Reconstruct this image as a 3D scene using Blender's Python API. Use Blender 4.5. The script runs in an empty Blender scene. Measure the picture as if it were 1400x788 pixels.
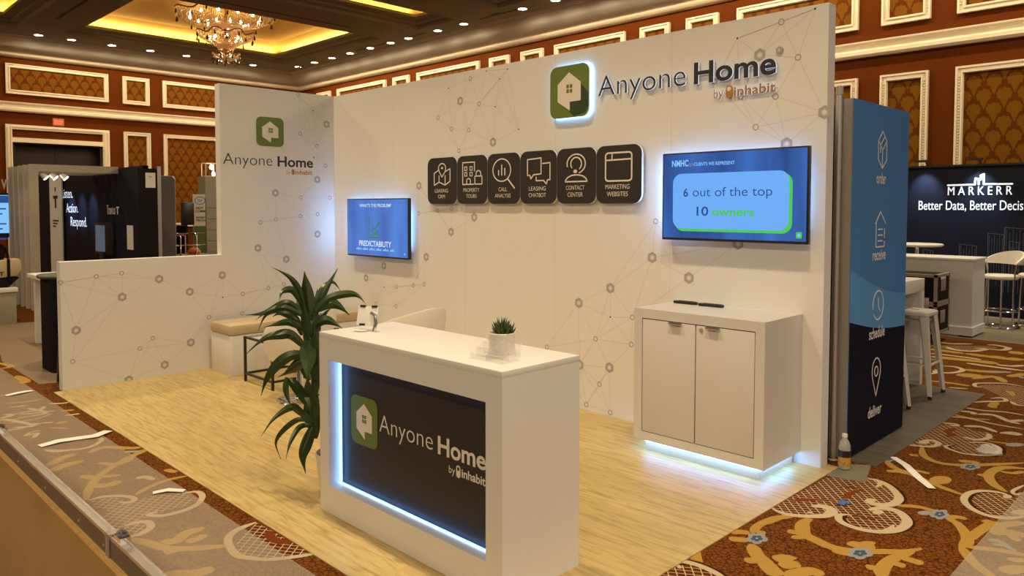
import bpy, bmesh, math, random
from mathutils import Vector, Matrix
random.seed(7)
S = bpy.context.scene
COL = S.collection
R = math.radians
PI = math.pi

# ------------------------------------------------------------------ camera
F_PX, PX, PY = 1033.04, 671.0, 327.13
CAM = Vector((7.8385, -4.9945, 1.7337))
YAW, PITCH = R(45.8263), R(-2.4612)
cd = bpy.data.cameras.new('camera'); cam = bpy.data.objects.new('camera', cd); COL.objects.link(cam)
cam.location = CAM; cam.rotation_euler = (PI/2 + PITCH, 0, YAW)
cd.sensor_width = 36; cd.lens = F_PX/1400*36
cd.shift_x = (700-PX)/1400; cd.shift_y = -(394-PY)/1400
cd.clip_start = .05; cd.clip_end = 200
S.camera = cam

# ------------------------------------------------------------------ light
S.view_settings.view_transform = 'Standard'; S.view_settings.look = 'None'
S.view_settings.exposure = 0.0; S.view_settings.gamma = 1.0
S.view_settings.use_curve_mapping = False
WARM = (1.0, .785, .49)
AMBIENT = 0.19
KEY = 640.0
HALL = 185.0
w = bpy.data.worlds.new('World'); S.world = w; w.use_nodes = True
bg = w.node_tree.nodes['Background']; bg.inputs[0].default_value = (1.0, .80, .58, 1); bg.inputs[1].default_value = AMBIENT

def lamp(name, kind, loc, energy, color=WARM, size=.3, rot=(0, 0, 0), **kw):
    l = bpy.data.lights.new(name, kind); l.energy = energy; l.color = color
    if kind == 'AREA':
        l.size = size
        if 'size_y' in kw: l.shape = 'RECTANGLE'; l.size_y = kw['size_y']
        else: l.shape = 'DISK'
    else:
        l.shadow_soft_size = size
    if kind == 'SPOT':
        l.spot_size = R(kw.get('angle', 60)); l.spot_blend = kw.get('blend', .6)
    o = bpy.data.objects.new(name, l); o.location = loc; o.rotation_euler = rot; COL.objects.link(o)
    return o
# the ballroom's overhead lighting: rows of downlights in the soffits, then added fill rows
for x in (-3.2, 0.05, 3.3, 6.5, 9.8):
    lamp('overhead_and_fill_lamp', 'SPOT', (x, -2.4, 6.5), KEY, size=.14, angle=96, blend=.85)
for x in (-12, -6, 0, 6):
    lamp('overhead_and_fill_lamp', 'AREA', (x, 6.2, 6.4), HALL, (1, .83, .54), size=.5)
for x in (-12, -5, 2, 9):
    lamp('overhead_and_fill_lamp', 'AREA', (x, -9.0, 6.4), 230.0, size=.8)
for y in (-8, -2.5, 3.5):
    lamp('overhead_and_fill_lamp', 'AREA', (13.5, y, 6.2), 165, (1, .85, .66), size=.8)  # fill row added out of view to brighten the right-facing sides
for y in (-2.4, 2.0):
    lamp('overhead_and_fill_lamp', 'AREA', (-14, y, 6.4), HALL*.6, size=.5)  # extra lamps added to lift the brightness of the hall walls

# ------------------------------------------------------------------ image-to-world helpers (photo pixels)
_fw = Vector((-math.sin(YAW)*math.cos(PITCH), math.cos(YAW)*math.cos(PITCH), math.sin(PITCH)))
_rt = Vector((math.cos(YAW), math.sin(YAW), 0)); _up = _rt.cross(_fw)
def ray(u, v): return _fw*F_PX + _rt*(u-PX) + _up*(PY-v)
def hit(u, v, val, axis):
    d = ray(u, v); return CAM + d*((val-CAM[axis])/d[axis])
def G(u, v, z=0.0): return hit(u, v, z, 2)

# ------------------------------------------------------------------ materials
def lin(c): return tuple(((x/12.92) if x <= .04045 else ((x+.055)/1.055)**2.4) for x in c)
def hexc(h): return lin(tuple(int(h[i:i+2], 16)/255 for i in (0, 2, 4)))
class NT:
    def __init__(s, m): s.t = m.node_tree
    def n(s, typ, **kw):
        q = s.t.nodes.new(typ)
        for k, v in kw.items(): setattr(q, k, v)
        return q
    def link(s, a, b): s.t.links.new(a, b)
    def m(s, op, a, b=None, c=None):
        q = s.n('ShaderNodeMath', operation=op)
        for i, x in enumerate((a, b, c)):
            if x is None: continue
            if isinstance(x, (int, float)): q.inputs[i].default_value = x
            else: s.link(x, q.inputs[i])
        return q.outputs[0]
    def mix(s, fac, a, b):
        q = s.n('ShaderNodeMix', data_type='RGBA')
        for i, x in ((0, fac), (6, a), (7, b)):
            if isinstance(x, (int, float)): q.inputs[i].default_value = x
            elif isinstance(x, tuple): q.inputs[i].default_value = tuple(x)+(1,) if len(x) == 3 else x
            else: s.link(x, q.inputs[i])
        return q.outputs[2]
    def pos(s):
        g = s.n('ShaderNodeNewGeometry'); x = s.n('ShaderNodeSeparateXYZ'); s.link(g.outputs['Position'], x.inputs[0])
        return g.outputs['Position'], x.outputs[0], x.outputs[1], x.outputs[2]
def mat(name, col, rough=.5, metal=0.0, emit=None, estr=0.0, noise=0.0, scale=30.0, bump=0.0, spec=.5, alpha=1.0, trans=0.0):
    m = bpy.data.materials.new(name); m.use_nodes = True
    b = m.node_tree.nodes['Principled BSDF']; t = NT(m)
    b.inputs['Base Color'].default_value = tuple(col)+(1,)
    b.inputs['Roughness'].default_value = rough; b.inputs['Metallic'].default_value = metal
    b.inputs['Specular IOR Level'].default_value = spec
    b.inputs['Alpha'].default_value = alpha
    b.inputs['Transmission Weight'].default_value = trans
    if emit: b.inputs['Emission Color'].default_value = tuple(emit)+(1,); b.inputs['Emission Strength'].default_value = estr
    if noise or bump:
        p = t.pos()[0]
        nz = t.n('ShaderNodeTexNoise'); nz.inputs['Scale'].default_value = scale; nz.inputs['Detail'].default_value = 4
        t.link(p, nz.inputs['Vector'])
        if noise:
            dk = tuple(c*(1-noise) for c in col); lt = tuple(min(1, c*(1+noise)) for c in col)
            t.link(t.mix(nz.outputs[0], dk, lt), b.inputs['Base Color'])
        if bump:
            bp = t.n('ShaderNodeBump'); bp.inputs['Strength'].default_value = bump; bp.inputs['Distance'].default_value = .01
            t.link(nz.outputs[0], bp.inputs['Height']); t.link(bp.outputs[0], b.inputs['Normal'])
    return m
M = {}
M['white'] = mat('white_laminate', (.78, .77, .75), .45, noise=.02, scale=8)
M['cabinet'] = mat('toned_down_white_laminate', (.62, .60, .59), .45, noise=.02, scale=8)  # white laminate darkened in colour to offset strong light on the cabinet front
M['wallwhite'] = mat('white_printed_fabric', (.76, .745, .72), .8, noise=.02, scale=60)
M['wallend'] = mat('white_wall_edge', (.74, .72, .72), .7, noise=.02)
M['line'] = mat('faint_grey_line_print', (.57, .53, .48), .8, noise=.02)
M['node'] = mat('grey_node_print', (.40, .38, .37), .8, noise=.02)
M['dot'] = mat('dark_dot_print', (.06, .055, .05), .8, noise=.02)
M['black'] = mat('black_panel', (.009, .009, .010), .6, noise=.05, spec=.15)
M['charcoal'] = mat('charcoal_acrylic', hexc('2b2727'), .45, noise=.03)
M['blackmetal'] = mat('black_powder_coated_metal', (.012, .012, .013), .4, noise=.05)
M['blackplastic'] = mat('black_plastic', (.012, .012, .014), .35, noise=.05)
M['green'] = mat('leaf_green_acrylic', (.13, .20, .022), .5, noise=.03)
M['logo_dark'] = mat('dark_lettering', (.02, .018, .022), .4, noise=.03)
M['gold_text'] = mat('amber_lettering', (.42, .20, .02), .45, noise=.04)
M['cream_text'] = mat('cream_print', (.80, .74, .66), .6, noise=.02)
M['edge_lit'] = mat('edge_lit_acrylic', (.8, .82, .85), .4, emit=(.50, .72, 1.0), estr=.45, noise=.02)
M['led'] = mat('cool_led_strip', (.8, .9, 1), .5, emit=(.16, .45, 1.0), estr=3.6, noise=.01)
M['led_halo'] = mat('cool_led_halo_strip', (.8, .9, 1), .5, emit=(.13, .42, 1.0), estr=8.0, noise=.01)
M['led_tv'] = mat('cool_led_tv_strip', (.8, .9, 1), .5, emit=(.24, .52, 1.0), estr=38.0, noise=.01)
M['led_floor'] = mat('cool_led_base_strip', (.8, .9, 1), .5, emit=(.14, .44, 1.0), estr=23.0, noise=.01)
M['alu'] = mat('brushed_aluminium', (.62, .60, .58), .35, .9, noise=.06, scale=80)
M['alu_dull'] = mat('dull_aluminium', (.42, .39, .35), .5, .6, noise=.08, scale=60)
M['chrome'] = mat('chrome', (.75, .74, .72), .12, 1.0, noise=.03)
M['whitemetal'] = mat('white_painted_metal', (.72, .70, .66), .4, noise=.05, scale=12)
M['leather'] = mat('white_leatherette', (.80, .76, .68), .5, noise=.03, bump=.05)
M['cushion'] = mat('tan_leatherette_cushion', (.56, .44, .27), .55, noise=.06, scale=14, bump=.08)
M['leaf'] = mat('dark_green_leaf', (.024, .055, .008), .35, noise=.5, scale=18)
M['leafback'] = mat('succulent_leaf', (.05, .09, .03), .5, noise=.5, scale=60)
M['bark'] = mat('brown_cane_bark', (.13, .09, .05), .8, noise=.4, scale=40, bump=.4)
M['soil'] = mat('dark_soil', (.03, .02, .012), .9, noise=.5, scale=90, bump=.6)
M['pot'] = mat('white_ceramic_pot', (.70, .66, .60), .45, noise=.03)
M['acrylic'] = mat('clear_acrylic', (.92, .92, .90), .08, alpha=.16, noise=.02)
M['paper'] = mat('white_paper', (.80, .78, .74), .8, noise=.03)
M['cream'] = mat('cream_painted_trim', (.78, .68, .50), .5, noise=.06, scale=20)
M['wallred'] = mat('russet_wall_paint', (.115, .025, .0014), .8, spec=.08, noise=.08, scale=5)
M['soffit'] = mat('taupe_ceiling_paint', (.25, .24, .20), .9, spec=.1, noise=.04, scale=4)
M['crown'] = mat('pale_crown_paint', (.46, .45, .39), .8, spec=.1, noise=.04, scale=4)
M['yellow'] = mat('yellow_cove_paint', (.80, .52, .10), .8, noise=.05, scale=2)
M['slot'] = mat('dark_slot', (.03, .025, .02), .8, noise=.1)
M['downlight'] = mat('lit_downlight_lens', (1, .95, .85), .5, emit=(1, .93, .80), estr=9.0, noise=.01)
M['bulb'] = mat('lit_candle_bulb', (1, .95, .85), .5, emit=(1, .86, .62), estr=16.0, noise=.01)
M['crystal'] = mat('amber_crystal_beads', (.62, .36, .13), .15, .25, emit=(1, .62, .25), estr=.10, noise=.7, scale=26)
M['copper'] = mat('dark_copper_rim', (.20, .07, .02), .35, .7, noise=.2)
M['drop'] = mat('dark_glass_drop', (.02, .02, .012), .15, noise=.2)
M['door_dark'] = mat('doorway_painted_dark', (.012, .003, .002), .6, noise=.3)  # near-black colour stands in for the unlit depth of the doorway
M['exit_red'] = mat('lit_exit_letters', (.9, .1, .03), .5, emit=(1, .09, .03), estr=1.6, noise=.01)
M['exit_body'] = mat('exit_sign_housing', (.40, .13, .035), .5, emit=(1, .25, .06), estr=.08, noise=.05)
M['plywood'] = mat('brown_plywood', (.36, .215, .08), .5, noise=.2, scale=3)
M['plyedge'] = mat('pale_plywood_edge', (.70, .44, .16), .6, noise=.2, scale=50)
M['greyriv'] = mat('grey_aluminium_web', (.155, .125, .085), .55, .2, noise=.1, scale=40)
M['greymat'] = mat('grey_carpet_tile', (.19, .165, .115), .9, noise=.25, scale=60, bump=.3)
M['greyplank'] = None
M['navy'] = mat('navy_graphic', (.008, .010, .020), .6, noise=.05, spec=.15)
M['bluepanel'] = mat('slate_blue_graphic', (.075, .23, .55), .7, noise=.03, spec=.12)
M['bluewave'] = mat('lighter_blue_graphic', (.11, .32, .70), .7, noise=.03, spec=.12)
M['navypanel'] = mat('dark_navy_graphic', (.007, .0085, .023), .7, noise=.05, spec=.12)
M['print_white'] = mat('white_print', (.80, .78, .76), .6, noise=.02)
M['lit_white'] = mat('backlit_white_letters', (.85, .87, .9), .5, emit=(.75, .88, 1), estr=.7, noise=.02)
M['city'] = mat('faint_skyline_print', (.07, .075, .10), .7, noise=.4, scale=20)
M['greypanel'] = mat('grey_fabric_partition', (.13, .125, .13), .85, noise=.1, scale=40)
M['greytower'] = mat('grey_drawer_front', (.30, .27, .21), .6, noise=.05)
M['pergola'] = mat('off_white_painted_timber', (.50, .44, .36), .7, noise=.05, scale=10)
M['beige'] = mat('beige_canvas', (.55, .42, .25), .9, noise=.1, scale=60)
M['blackcloth'] = mat('black_cloth', (.010, .0095, .010), .9, noise=.2, spec=.1)
M['poster'] = mat('cream_poster', (.60, .54, .42), .7, noise=.04)
M['postergreen'] = mat('green_poster_band', (.07, .11, .02), .7, noise=.08)
M['orange'] = mat('orange_fabric', (.6, .13, .02), .8, noise=.2)
M['bluescrap'] = mat('blue_plastic_scrap', (.05, .13, .42), .4, noise=.2)
M['bottle'] = mat('clear_bottle_plastic', (.9, .92, .9), .08, alpha=.30, noise=.02)
M['tea'] = mat('pale_green_drink', (.42, .42, .16), .2, alpha=.6, noise=.1)
M['label'] = mat('green_and_orange_label', (.20, .26, .06), .5, noise=.6, scale=90)
M['labelorange'] = mat('orange_label_print', (.62, .30, .03), .5, noise=.3, scale=120)
M['capwhite'] = mat('white_bottle_cap', (.75, .72, .66), .4, noise=.03)
M['terracotta'] = mat('orange_gravel', (.35, .12, .03), .9, noise=.5, scale=120)
M['scr_reflect'] = mat('screen_painted_reflection', (.10, .14, .2), .3, emit=(.3, .45, .7), estr=.15, noise=.4, scale=6)  # blue reflection on a dark screen, put in as colour and weak glow

def screen_mat(name, c0, c1, strength):
    m = mat(name, (.01, .01, .015), .25); t = NT(m); b = m.node_tree.nodes['Principled BSDF']
    p, x, y, z = t.pos()
    nz = t.n('ShaderNodeTexNoise'); nz.inputs['Scale'].default_value = 2.2; nz.inputs['Detail'].default_value = 2
    mp = t.n('ShaderNodeMapping'); mp.inputs['Scale'].default_value = (2.2, 1, .35); t.link(p, mp.inputs[0]); t.link(mp.outputs[0], nz.inputs['Vector'])
    f = t.m('MULTIPLY', t.m('SUBTRACT', nz.outputs[0], .3), 2.4)
    q = t.m('MINIMUM', t.m('MAXIMUM', f, 0.0), 1.0)
    t.link(t.mix(q, c0, c1), b.inputs['Emission Color']); b.inputs['Emission Strength'].default_value = strength
    return m
M['scr_big'] = screen_mat('blue_slide_screen', hexc('183f7c'), hexc('3a72cc'), 1.0)
M['scr_small'] = screen_mat('blue_slide_screen_small', hexc('3a63b8'), hexc('4b84da'), 1.0)
def glow(name, h, s=1.0): return mat(name, (.01, .01, .01), .3, emit=hexc(h), estr=s, noise=.0001)
M['s_card'] = glow('light_blue_slide_card', '6aacf6'); M['s_green'] = glow('bright_green_slide', '46c850'); M['s_navy'] = glow('navy_slide_text', '234a8c')
M['s_white'] = glow('pale_slide_text', 'cfe2f5'); M['s_dgreen'] = glow('green_chart_slide', '33803c'); M['s_pale'] = glow('pale_blue_slide', '84c4ff')

def damask():
    m = mat('damask_wall_fabric', (.2, .07, .01), .8, spec=.08); t = NT(m); b = m.node_tree.nodes['Principled BSDF']
    p, x, y, z = t.pos(); uc = t.m('ADD', x, y)
    W_, H_ = .30, .24
    def cell(du, dv):
        u = t.m('MULTIPLY', t.m('SUBTRACT', t.m('FRACT', t.m('ADD', t.m('DIVIDE', uc, W_), 100+du)), .5), W_)
        v = t.m('MULTIPLY', t.m('SUBTRACT', t.m('FRACT', t.m('ADD', t.m('DIVIDE', z, 2*H_), 100+dv)), .5), 2*H_)
        au = t.m('ABSOLUTE', u); v2 = t.m('SUBTRACT', v, .04)
        d = t.m('SQRT', t.m('ADD', t.m('MULTIPLY', u, u), t.m('MULTIPLY', v2, v2)))
        ang = t.m('ARCTAN2', u, v2)
        rr = t.m('ADD', .112, t.m('MULTIPLY', t.m('COSINE', t.m('MULTIPLY', ang, 9)), .008))
        head = t.m('LESS_THAN', d, rr)
        wid = t.m('MULTIPLY', t.m('ADD', v, .20), .40)
        body = t.m('MULTIPLY', t.m('LESS_THAN', au, wid), t.m('LESS_THAN', v, .02))
        return t.m('MAXIMUM', head, body)
    k = t.m('MAXIMUM', cell(0, 0), cell(.5, .5))
    t.link(t.mix(k, (.105, .026, .002), (.175, .066, .004)), b.inputs['Base Color'])
    return m
M['damask'] = damask()
def carpet():
    m = mat('russet_patterned_carpet', (.15, .05, .01), .95, spec=.1); t = NT(m); b = m.node_tree.nodes['Principled BSDF']
    p = t.pos()[0]
    v = t.n('ShaderNodeTexVoronoi', feature='DISTANCE_TO_EDGE'); v.inputs['Scale'].default_value = 34; t.link(p, v.inputs['Vector'])
    nz = t.n('ShaderNodeTexNoise'); nz.inputs['Scale'].default_value = 300; t.link(p, nz.inputs['Vector'])
    f = t.m('MINIMUM', t.m('MULTIPLY', v.outputs[0], 7.0), 1.0)
    f = t.m('MULTIPLY', f, t.m('ADD', .55, t.m('MULTIPLY', nz.outputs[0], .8)))
    t.link(t.mix(f, (.038, .009, .0018), (.18, .057, .0065)), b.inputs['Base Color'])
    return m
M['carpet'] = carpet()
def lattice():
    m = mat('lattice_carpet_print', (.15, .05, .01), .95, spec=.1); t = NT(m); b = m.node_tree.nodes['Principled BSDF']
    p, x, y, z = t.pos()
    def fam(a, per):
        c = t.m('ADD', t.m('MULTIPLY', x, math.cos(a)), t.m('MULTIPLY', y, math.sin(a)))
        fr = t.m('ABSOLUTE', t.m('SUBTRACT', t.m('FRACT', t.m('ADD', t.m('DIVIDE', c, per), 500)), .5))
        return t.m('LESS_THAN', fr, .065)
    k = t.m('MAXIMUM', fam(R(41), .040), fam(R(-57), .034))
    t.link(t.mix(k, (.10, .022, .005), (.56, .42, .22)), b.inputs['Base Color'])
    return m
M['lattice'] = lattice()
M['c_gold'] = mat('gold_carpet_pile', (.40, .235, .05), .95, noise=.25, scale=160, spec=.1)
M['c_cream'] = mat('cream_carpet_pile', (.50, .40, .26), .95, noise=.15, scale=160, spec=.1)
M['c_blue'] = mat('grey_blue_carpet_pile', (.27, .27, .26), .95, noise=.25, scale=120, spec=.1)
M['c_navy'] = mat('navy_carpet_pile', (.055, .09, .17), .95, noise=.25, scale=120, spec=.1)
M['c_dark'] = mat('dark_carpet_pile', (.045, .010, .004), .95, noise=.25, scale=120, spec=.1)
M['c_red'] = mat('russet_carpet_pile', (.16, .035, .006), .95, noise=.2, scale=120, spec=.1)
def planks(name, a, b_, c, bw, bh, rot=0.0, rough=.42):
    m = mat(name, a, rough); t = NT(m); b = m.node_tree.nodes['Principled BSDF']
    p = t.pos()[0]
    mp = t.n('ShaderNodeMapping'); mp.inputs['Rotation'].default_value = (0, 0, rot); t.link(p, mp.inputs[0])
    br = t.n('ShaderNodeTexBrick'); br.offset = .37
    br.inputs['Scale'].default_value = 1; br.inputs['Brick Width'].default_value = bw; br.inputs['Row Height'].default_value = bh
    br.inputs['Mortar Size'].default_value = .0006; br.inputs['Color1'].default_value = a+(1,); br.inputs['Color2'].default_value = b_+(1,)
    br.inputs['Mortar'].default_value = tuple(x*.75 for x in a)+(1,)
    t.link(mp.outputs[0], br.inputs['Vector'])
    m2 = t.n('ShaderNodeMapping'); m2.inputs['Scale'].default_value = (1.6, 16, 1); t.link(mp.outputs[0], m2.inputs[0])
    nz = t.n('ShaderNodeTexNoise'); nz.inputs['Scale'].default_value = 2.5; nz.inputs['Detail'].default_value = 6; nz.inputs['Distortion'].default_value = .8
    t.link(m2.outputs[0], nz.inputs['Vector'])
    f = t.m('MINIMUM', t.m('MAXIMUM', t.m('MULTIPLY', t.m('SUBTRACT', nz.outputs[0], .46), 4.0), 0.0), .8)
    t.link(t.mix(f, br.outputs[0], c), b.inputs['Base Color'])
    return m
M['planks'] = planks('light_maple_planks', (.60, .45, .185), (.53, .385, .15), (.37, .24, .08), 1.0, .15)
M['greyplank'] = planks('grey_wood_planks', (.125, .10, .07), (.085, .068, .045), (.045, .036, .024), .9, .13)
def film():
    m = bpy.data.materials.new('clear_protective_film'); m.use_nodes = True; t = NT(m)
    t.t.nodes.remove(t.t.nodes['Principled BSDF']); out = t.t.nodes['Material Output']
    d = t.n('ShaderNodeBsdfPrincipled'); d.inputs['Base Color'].default_value = (.56, .47, .34, 1); d.inputs['Roughness'].default_value = .35
    tr = t.n('ShaderNodeBsdfTransparent'); mx = t.n('ShaderNodeMixShader'); mx.inputs[0].default_value = .38
    p = t.pos()[0]; nz = t.n('ShaderNodeTexNoise'); nz.inputs['Scale'].default_value = 5; nz.inputs['Detail'].default_value = 3; t.link(p, nz.inputs['Vector'])
    bp = t.n('ShaderNodeBump'); bp.inputs['Strength'].default_value = .35; bp.inputs['Distance'].default_value = .02; t.link(nz.outputs[0], bp.inputs['Height']); t.link(bp.outputs[0], d.inputs['Normal'])
    t.link(tr.outputs[0], mx.inputs[1]); t.link(d.outputs[0], mx.inputs[2]); t.link(mx.outputs[0], out.inputs[0])
    return m
M['film'] = film()

# ------------------------------------------------------------------ mesh building
class Fr:      # a frame on a surface: origin, right, up, outward normal
    def __init__(s, o, u=(1, 0, 0), v=(0, 0, 1), n=(0, -1, 0)):
        s.o, s.u, s.v, s.n = Vector(o), Vector(u), Vector(v), Vector(n)
    def p(s, a, b, c=0.0): return s.o + s.u*a + s.v*b + s.n*c
class MB:
    def __init__(s): s.v, s.f, s.m = [], [], []
    def add(s, vs, fs, mi=0):
        k = len(s.v); s.v += [Vector(q) for q in vs]
        for f in fs: s.f.append([i+k for i in f]); s.m.append(mi)
        return s
    def box(s, a, b, mi=0):
        (x0, y0, z0), (x1, y1, z1) = a, b
        return s.add([(x0, y0, z0), (x1, y0, z0), (x1, y1, z0), (x0, y1, z0), (x0, y0, z1), (x1, y0, z1), (x1, y1, z1), (x0, y1, z1)],
                     [(0, 3, 2, 1), (4, 5, 6, 7), (0, 1, 5, 4), (1, 2, 6, 5), (2, 3, 7, 6), (3, 0, 4, 7)], mi)
    def fbox(s, fr, a, b, mi=0):       # box in a frame
        (x0, y0, z0), (x1, y1, z1) = a, b
        return s.add([fr.p(*q) for q in [(x0, y0, z0), (x1, y0, z0), (x1, y1, z0), (x0, y1, z0), (x0, y0, z1), (x1, y0, z1), (x1, y1, z1), (x0, y1, z1)]],
                     [(0, 3, 2, 1), (4, 5, 6, 7), (0, 1, 5, 4), (1, 2, 6, 5), (2, 3, 7, 6), (3, 0, 4, 7)], mi)
    def prism(s, fr, pts, z0, z1, mi=0, side=None):
        n = len(pts); side = mi if side is None else side
        s.add([fr.p(x, y, z0) for x, y in pts]+[fr.p(x, y, z1) for x, y in pts], [list(range(n))[::-1], list(range(n, 2*n))], mi)
        k = len(s.v)-2*n
        for i in range(n):
            j = (i+1) % n; s.f.append([k+i, k+j, k+n+j, k+n+i]); s.m.append(side)
        return s
    def poly(s, pts, mi=0): return s.add(pts, [list(range(len(pts)))], mi)
    def lathe(s, prof, c, seg=24, mi=0, cap=True, sx=1, sy=1):
        c = Vector(c); k = len(s.v); n = len(prof)
        for i in range(seg):
            a = 2*PI*i/seg
            for r, z in prof: s.v.append(c+Vector((r*math.cos(a)*sx, r*math.sin(a)*sy, z)))
        for i in range(seg):
            j = (i+1) % seg
            for q in range(n-1):
                s.f.append([k+i*n+q, k+j*n+q, k+j*n+q+1, k+i*n+q+1]); s.m.append(mi)
        if cap and prof[0][0] > 1e-6: s.f.append([k+i*n for i in range(seg)][::-1]); s.m.append(mi)
        if cap and prof[-1][0] > 1e-6: s.f.append([k+i*n+n-1 for i in range(seg)]); s.m.append(mi)
        return s
    def tube(s, pts, r, seg=8, mi=0, closed=False):
        pts = [Vector(p) for p in pts]; n = len(pts); k = len(s.v)
        rr = r if isinstance(r, (list, tuple)) else [r]*n
        for i, p in enumerate(pts):
            a = pts[(i-1) % n] if (closed or i > 0) else p; b = pts[(i+1) % n] if (closed or i < n-1) else p
            d = (b-a).normalized(); h = Vector((0, 0, 1)) if abs(d.z) < .9 else Vector((1, 0, 0))
            x = d.cross(h).normalized(); y = d.cross(x).normalized()
            for q in range(seg):
                t = 2*PI*q/seg; s.v.append(p+(x*math.cos(t)+y*math.sin(t))*rr[i])
        for i in range(n if closed else n-1):
            j = (i+1) % n
            for q in range(seg):
                e = (q+1) % seg; s.f.append([k+i*seg+q, k+j*seg+q, k+j*seg+e, k+i*seg+e]); s.m.append(mi)
        if not closed:
            s.f.append([k+q for q in range(seg)]); s.m.append(mi)
            s.f.append([k+(n-1)*seg+q for q in range(seg)][::-1]); s.m.append(mi)
        return s
    def bar(s, a, b, w_, mi=0):        # square bar
        a, b = Vector(a), Vector(b); d = (b-a).normalized(); h = Vector((0, 0, 1)) if abs(d.z) < .9 else Vector((1, 0, 0))
        x = d.cross(h).normalized()*w_/2; y = d.cross(x).normalized()*w_/2
        vs = [a-x-y, a+x-y, a+x+y, a-x+y, b-x-y, b+x-y, b+x+y, b-x+y]
        return s.add(vs, [(0, 3, 2, 1), (4, 5, 6, 7), (0, 1, 5, 4), (1, 2, 6, 5), (2, 3, 7, 6), (3, 0, 4, 7)], mi)
    def stroke(s, fr, pts, wd, z0=0.0, z1=.002, mi=0, closed=False):
        n = len(pts)
        for i in range(n if closed else n-1):
            (x0, y0), (x1, y1) = pts[i], pts[(i+1) % n]; dx, dy = x1-x0, y1-y0; L = math.hypot(dx, dy) or 1e-9
            nx, ny = -dy/L*wd/2, dx/L*wd/2
            s.prism(fr, [(x0+nx, y0+ny), (x0-nx, y0-ny), (x1-nx, y1-ny), (x1+nx, y1+ny)], z0, z1, mi)
        for x, y in pts:
            s.prism(fr, [(x+wd/2*math.cos(q*PI/4), y+wd/2*math.sin(q*PI/4)) for q in range(8)], z0, z1-.00005, mi)
        return s
    def build(s, name, mats, parent=None, smooth=False, bevel=0.0, loc=None):
        me = bpy.data.meshes.new(name)
        org = Vector(loc) if loc is not None else Vector((0, 0, 0))
        par = Vector((0, 0, 0))
        if parent is not None:
            q = parent
            while q is not None: par = par+q.location; q = q.parent
        me.from_pydata([tuple(q-org-par) for q in s.v], [], s.f)
        for m_ in (mats if isinstance(mats, (list, tuple)) else [mats]): me.materials.append(m_)
        me.polygons.foreach_set('material_index', s.m)
        bm = bmesh.new(); bm.from_mesh(me); bmesh.ops.recalc_face_normals(bm, faces=bm.faces)
        if bevel:
            es = [e for e in bm.edges if len(e.link_faces) == 2 and e.calc_face_angle(0) > R(40)]
            bmesh.ops.bevel(bm, geom=es, offset=bevel, segments=2, profile=.5, affect='EDGES')
        bm.to_mesh(me); bm.free()
        if smooth or bevel:
            me.polygons.foreach_set('use_smooth', [True]*len(me.polygons)); me.set_sharp_from_angle(angle=R(38))
        o = bpy.data.objects.new(name, me); COL.objects.link(o)
        o.location = org
        if parent is not None: o.parent = parent
        return o
def tag(o, label=None, cat=None, group=None, kind=None):
    if label: o['label'] = label
    if cat: o['category'] = cat
    if group: o['group'] = group
    if kind: o['kind'] = kind
    return o
def thing(name, loc, label, cat, group=None):
    o = bpy.data.objects.new(name, None); o.empty_display_size = .1; o.location = loc; COL.objects.link(o)
    return tag(o, label, cat, group)
def copy_tree(o, parent=None):
    c = o.copy(); COL.objects.link(c); c.parent = parent
    for ch in list(o.children): copy_tree(ch, c)
    return c
def rrect(x0, y0, x1, y1, r, seg=6):
    out = []
    for cx, cy, a in ((x1-r, y1-r, 0), (x0+r, y1-r, 90), (x0+r, y0+r, 180), (x1-r, y0+r, 270)):
        for i in range(seg+1):
            t = R(a+90*i/seg); out.append((cx+r*math.cos(t), cy+r*math.sin(t)))
    return out
def circ(cx, cy, r, n=24, a0=0, a1=360, ry=None):
    ry = ry or r; full = abs(a1-a0) >= 360
    return [(cx+r*math.cos(R(a0+(a1-a0)*i/(n if full else n-1))), cy+ry*math.sin(R(a0+(a1-a0)*i/(n if full else n-1)))) for i in range(n)]
_tc = {}
def text_mesh(body, bold, thick):
    key = (body, bold, thick)
    if key not in _tc:
        c = bpy.data.curves.new('lettering', 'FONT'); c.body = body; c.offset = bold; c.extrude = 1.0 if thick else 0.0
        c.resolution_u = 4; c.fill_mode = 'BOTH' if thick else 'FRONT'
        o = bpy.data.objects.new('lettering', c); COL.objects.link(o); bpy.context.view_layer.update()
        me = o.evaluated_get(bpy.context.evaluated_depsgraph_get()).to_mesh()
        vs = [tuple(v.co) for v in me.vertices]; fs = [tuple(p.vertices) for p in me.polygons]
        nz = [abs(p.normal.z) for p in me.polygons]
        o.to_mesh_clear(); bpy.data.objects.remove(o); bpy.data.curves.remove(c)
        _tc[key] = (vs, fs, nz)
    return _tc[key]
def put_text(mb, fr, body, x, y, width=None, cap=.1, bold=0.0, z0=0.0, z1=0.0, mi=0, side=None, center=False):
    """letters whose baseline starts at (x, y) in the frame; cap is the capital height"""
    vs, fs, nz = text_mesh(body, bold, z1 > z0)
    x0 = min(v[0] for v in vs); x1 = max(v[0] for v in vs)
    sy = cap/(.69+2*bold); sx = (width/(x1-x0)) if width else sy
    off = x-(x1-x0)*sx/2 if center else x
    pts = [fr.p(off+(a-x0)*sx, y+b*sy, (z0+(z1-z0)*(c+1)/2) if z1 > z0 else z0) for a, b, c in vs]
    k = len(mb.v); mb.v += pts
    for f, q in zip(fs, nz):
        mb.f.append([i+k for i in f]); mb.m.append(mi if q > .5 or side is None else side)
    return mb
BACK = Fr((0, 0, 0))                                        # booth back wall face, y = 0
SIDE = Fr((0, 0, 0), (0, 1, 0), (0, 0, 1), (1, 0, 0))       # booth side wall face, x = 0

# ================================================================== THE SETTING
XL, YB, ZS, ZC = -18.33, 10.2, 6.67, 6.18
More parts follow.
